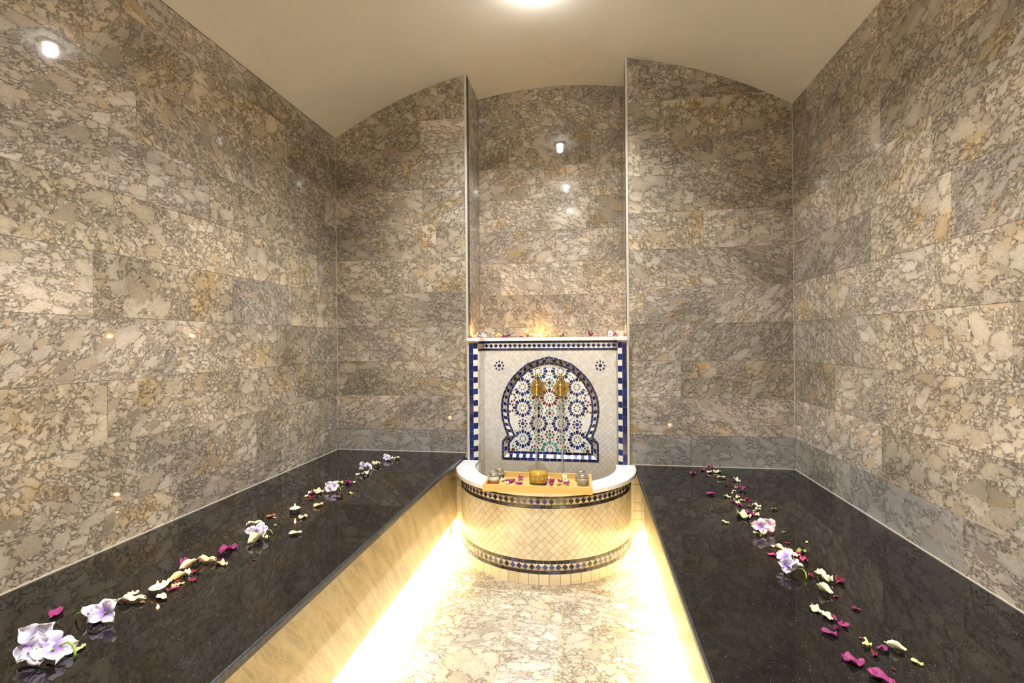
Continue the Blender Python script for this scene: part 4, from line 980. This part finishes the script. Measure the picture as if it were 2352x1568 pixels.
def flower(label, x, y, z, size, seed, stem_deg=None, group='lilac flowers', loop=True):
    q = random.Random(seed); t = thing('flower', label, 'flower', (x, y, z), q.uniform(0, 6.28) if stem_deg is None else R(stem_deg), group)
    heads = [((-.20 * size, .12 * size, 0), 4, .36), ((.19 * size, -.06 * size, 0), 4, .35), ((-.02 * size, -.16 * size, 0), 4, .30)]
    rz = t.rotation_euler.z; look = Vector((-x, -y, 1.125 - z)); look.z *= .9; look.normalize(); look = Matrix.Rotation(-rz, 3, 'Z') @ look
    for hi, (c, n_, l_) in enumerate(heads):
        a0 = q.uniform(0, 6.28); up = (look + Vector((q.uniform(-.8, .8), q.uniform(-.8, .8), q.uniform(.1, .8)))).normalized()
        tilt = Vector((0, 0, 1)).rotation_difference(up).to_matrix().to_4x4(); got = []
        for k in range(n_):
            L = size * l_ * q.uniform(.85, 1.15)
            o = add('petal', flower_petal(seed * 50 + hi * 10 + k, L, L * .46), None, t)
            M = tilt @ Matrix.Rotation(a0 + 2 * math.pi * k / n_ + q.uniform(-.25, .25), 4, 'Z') @ Matrix.Rotation(R(q.uniform(-38, 4)), 4, 'Y')
            o.matrix_basis = M; sm = o.modifiers.new('thickness', 'SOLIDIFY'); sm.thickness = .0006; got.append((o, M))
        lo = min((M @ vv.co).z for o, M in got for vv in o.data.vertices); c = (c[0], c[1], .002 - lo)
        for o, M in got: o.matrix_basis = Matrix.Translation(c) @ M
        hb = lathe_obj('heart', [(.0005, .010 * size / .08), (.0022, .008 * size / .08), (.003, .002), (.002, -.004)], 'stem', t, c, None, 10); hb.matrix_basis = Matrix.Translation(c) @ tilt
    if loop:
        s = size; pts = [(.05 * s, 0, .14 * s), (.25 * s, .02 * s, .20 * s), (.42 * s, .02 * s, .26 * s), (.55 * s, -.02 * s, .20 * s), (.60 * s, -.06 * s, .10 * s), (.62 * s, -.08 * s, .03 * s)]
        v, f = tube(pts, [.018 * s, .018 * s, .018 * s, .02 * s, .022 * s, .028 * s], 8); add('stem', raw(v, f, 'stem', True), None, t)
FL = [('largest lilac flower at the near end of the left bench', -1.1272, .845, .108, 3, 15), ('lilac flower on the left bench, second from the near end', -1.1473, .983, .090, 5, 200),
      ('lilac flower on the left bench, third from the near end', -1.108, 1.475, .077, 8, 40), ('lilac flower on the left bench, just beyond the farther tealight', -1.123, 1.977, .069, 12, 20),
      ('lilac flower on the left bench, second from the back wall', -1.128, 2.323, .076, 17, 100), ('lilac flower on the left bench, closest to the back wall', -1.107, 2.545, .066, 21, 10)]
for lab, x, y, s, seed, d in FL: flower(lab, x, y, BL, s, seed, d, 'lilac flowers on the left bench')
flower('lilac flower on the right bench beyond its tealight', .6065, 1.855, BR, .083, 27, 250, 'lilac flowers on the right bench')
flower('lilac flower on the right bench leaning before its tealight', .5818, 1.553, BR, .087, 31, 305, 'lilac flowers on the right bench')
flower('lilac flower at the left end of the marble shelf', -.617, 2.800, SH, .052, 36, 100, 'lilac flowers on the shelf', False)
flower('lilac flower at the right end of the marble shelf', .118, 2.840, SH, .050, 41, 100, 'lilac flowers on the shelf', False)

# ------------------------------------------------------------------ tealights
def tealight(label, x, y, z, lit=1.0):
    t = thing('tealight', label, 'candle', (x, y, z), rnd.uniform(0, 6), 'burning tealights')
    lathe_obj('cup', [(.0170, 0), (.0190, .001), (.0195, .0165), (.0199, .0170), (.0193, .0172), (.0188, .0160), (.0186, .0025), (.001, .002)], 'aluminium', t, cap=False)
    lathe_obj('wax', [(.0183, .003), (.0186, .0135), (.0170, .0140), (.0006, .0138)], 'wax', t)
    lathe_obj('wick', [(.0008, .013), (.0007, .0195)], 'wick', t, seg=8)
    lathe_obj('flame', [(.0004, .0165), (.0026, .0185), (.0034, .0215), (.0030, .0260), (.0017, .0305), (.0003, .0335)], 'flame', t, seg=14)
    ld = bpy.data.lights.new('flame_lamp', 'POINT'); ld.energy = .55 * lit; ld.color = (1.0, .52, .17); ld.shadow_soft_size = .003
    add('lamp', ld, None, t, (0, 0, .036))
tealight('burning tealight on the left bench, nearer the camera', -1.119, 1.108, BL)
tealight('burning tealight on the left bench, farther from the camera', -1.1232, 1.7141, BL, 1.2)
tealight('burning tealight on the right bench among petals', .6032, 1.6467, BR)
tealight('burning tealight in the middle of the marble shelf', -.3075, 3.000, SH, 1.6)
tealight('burning tealight at the left end of the marble shelf', -.660, 2.830, SH)
tealight('burning tealight at the right end of the marble shelf', .182, 2.840, SH)
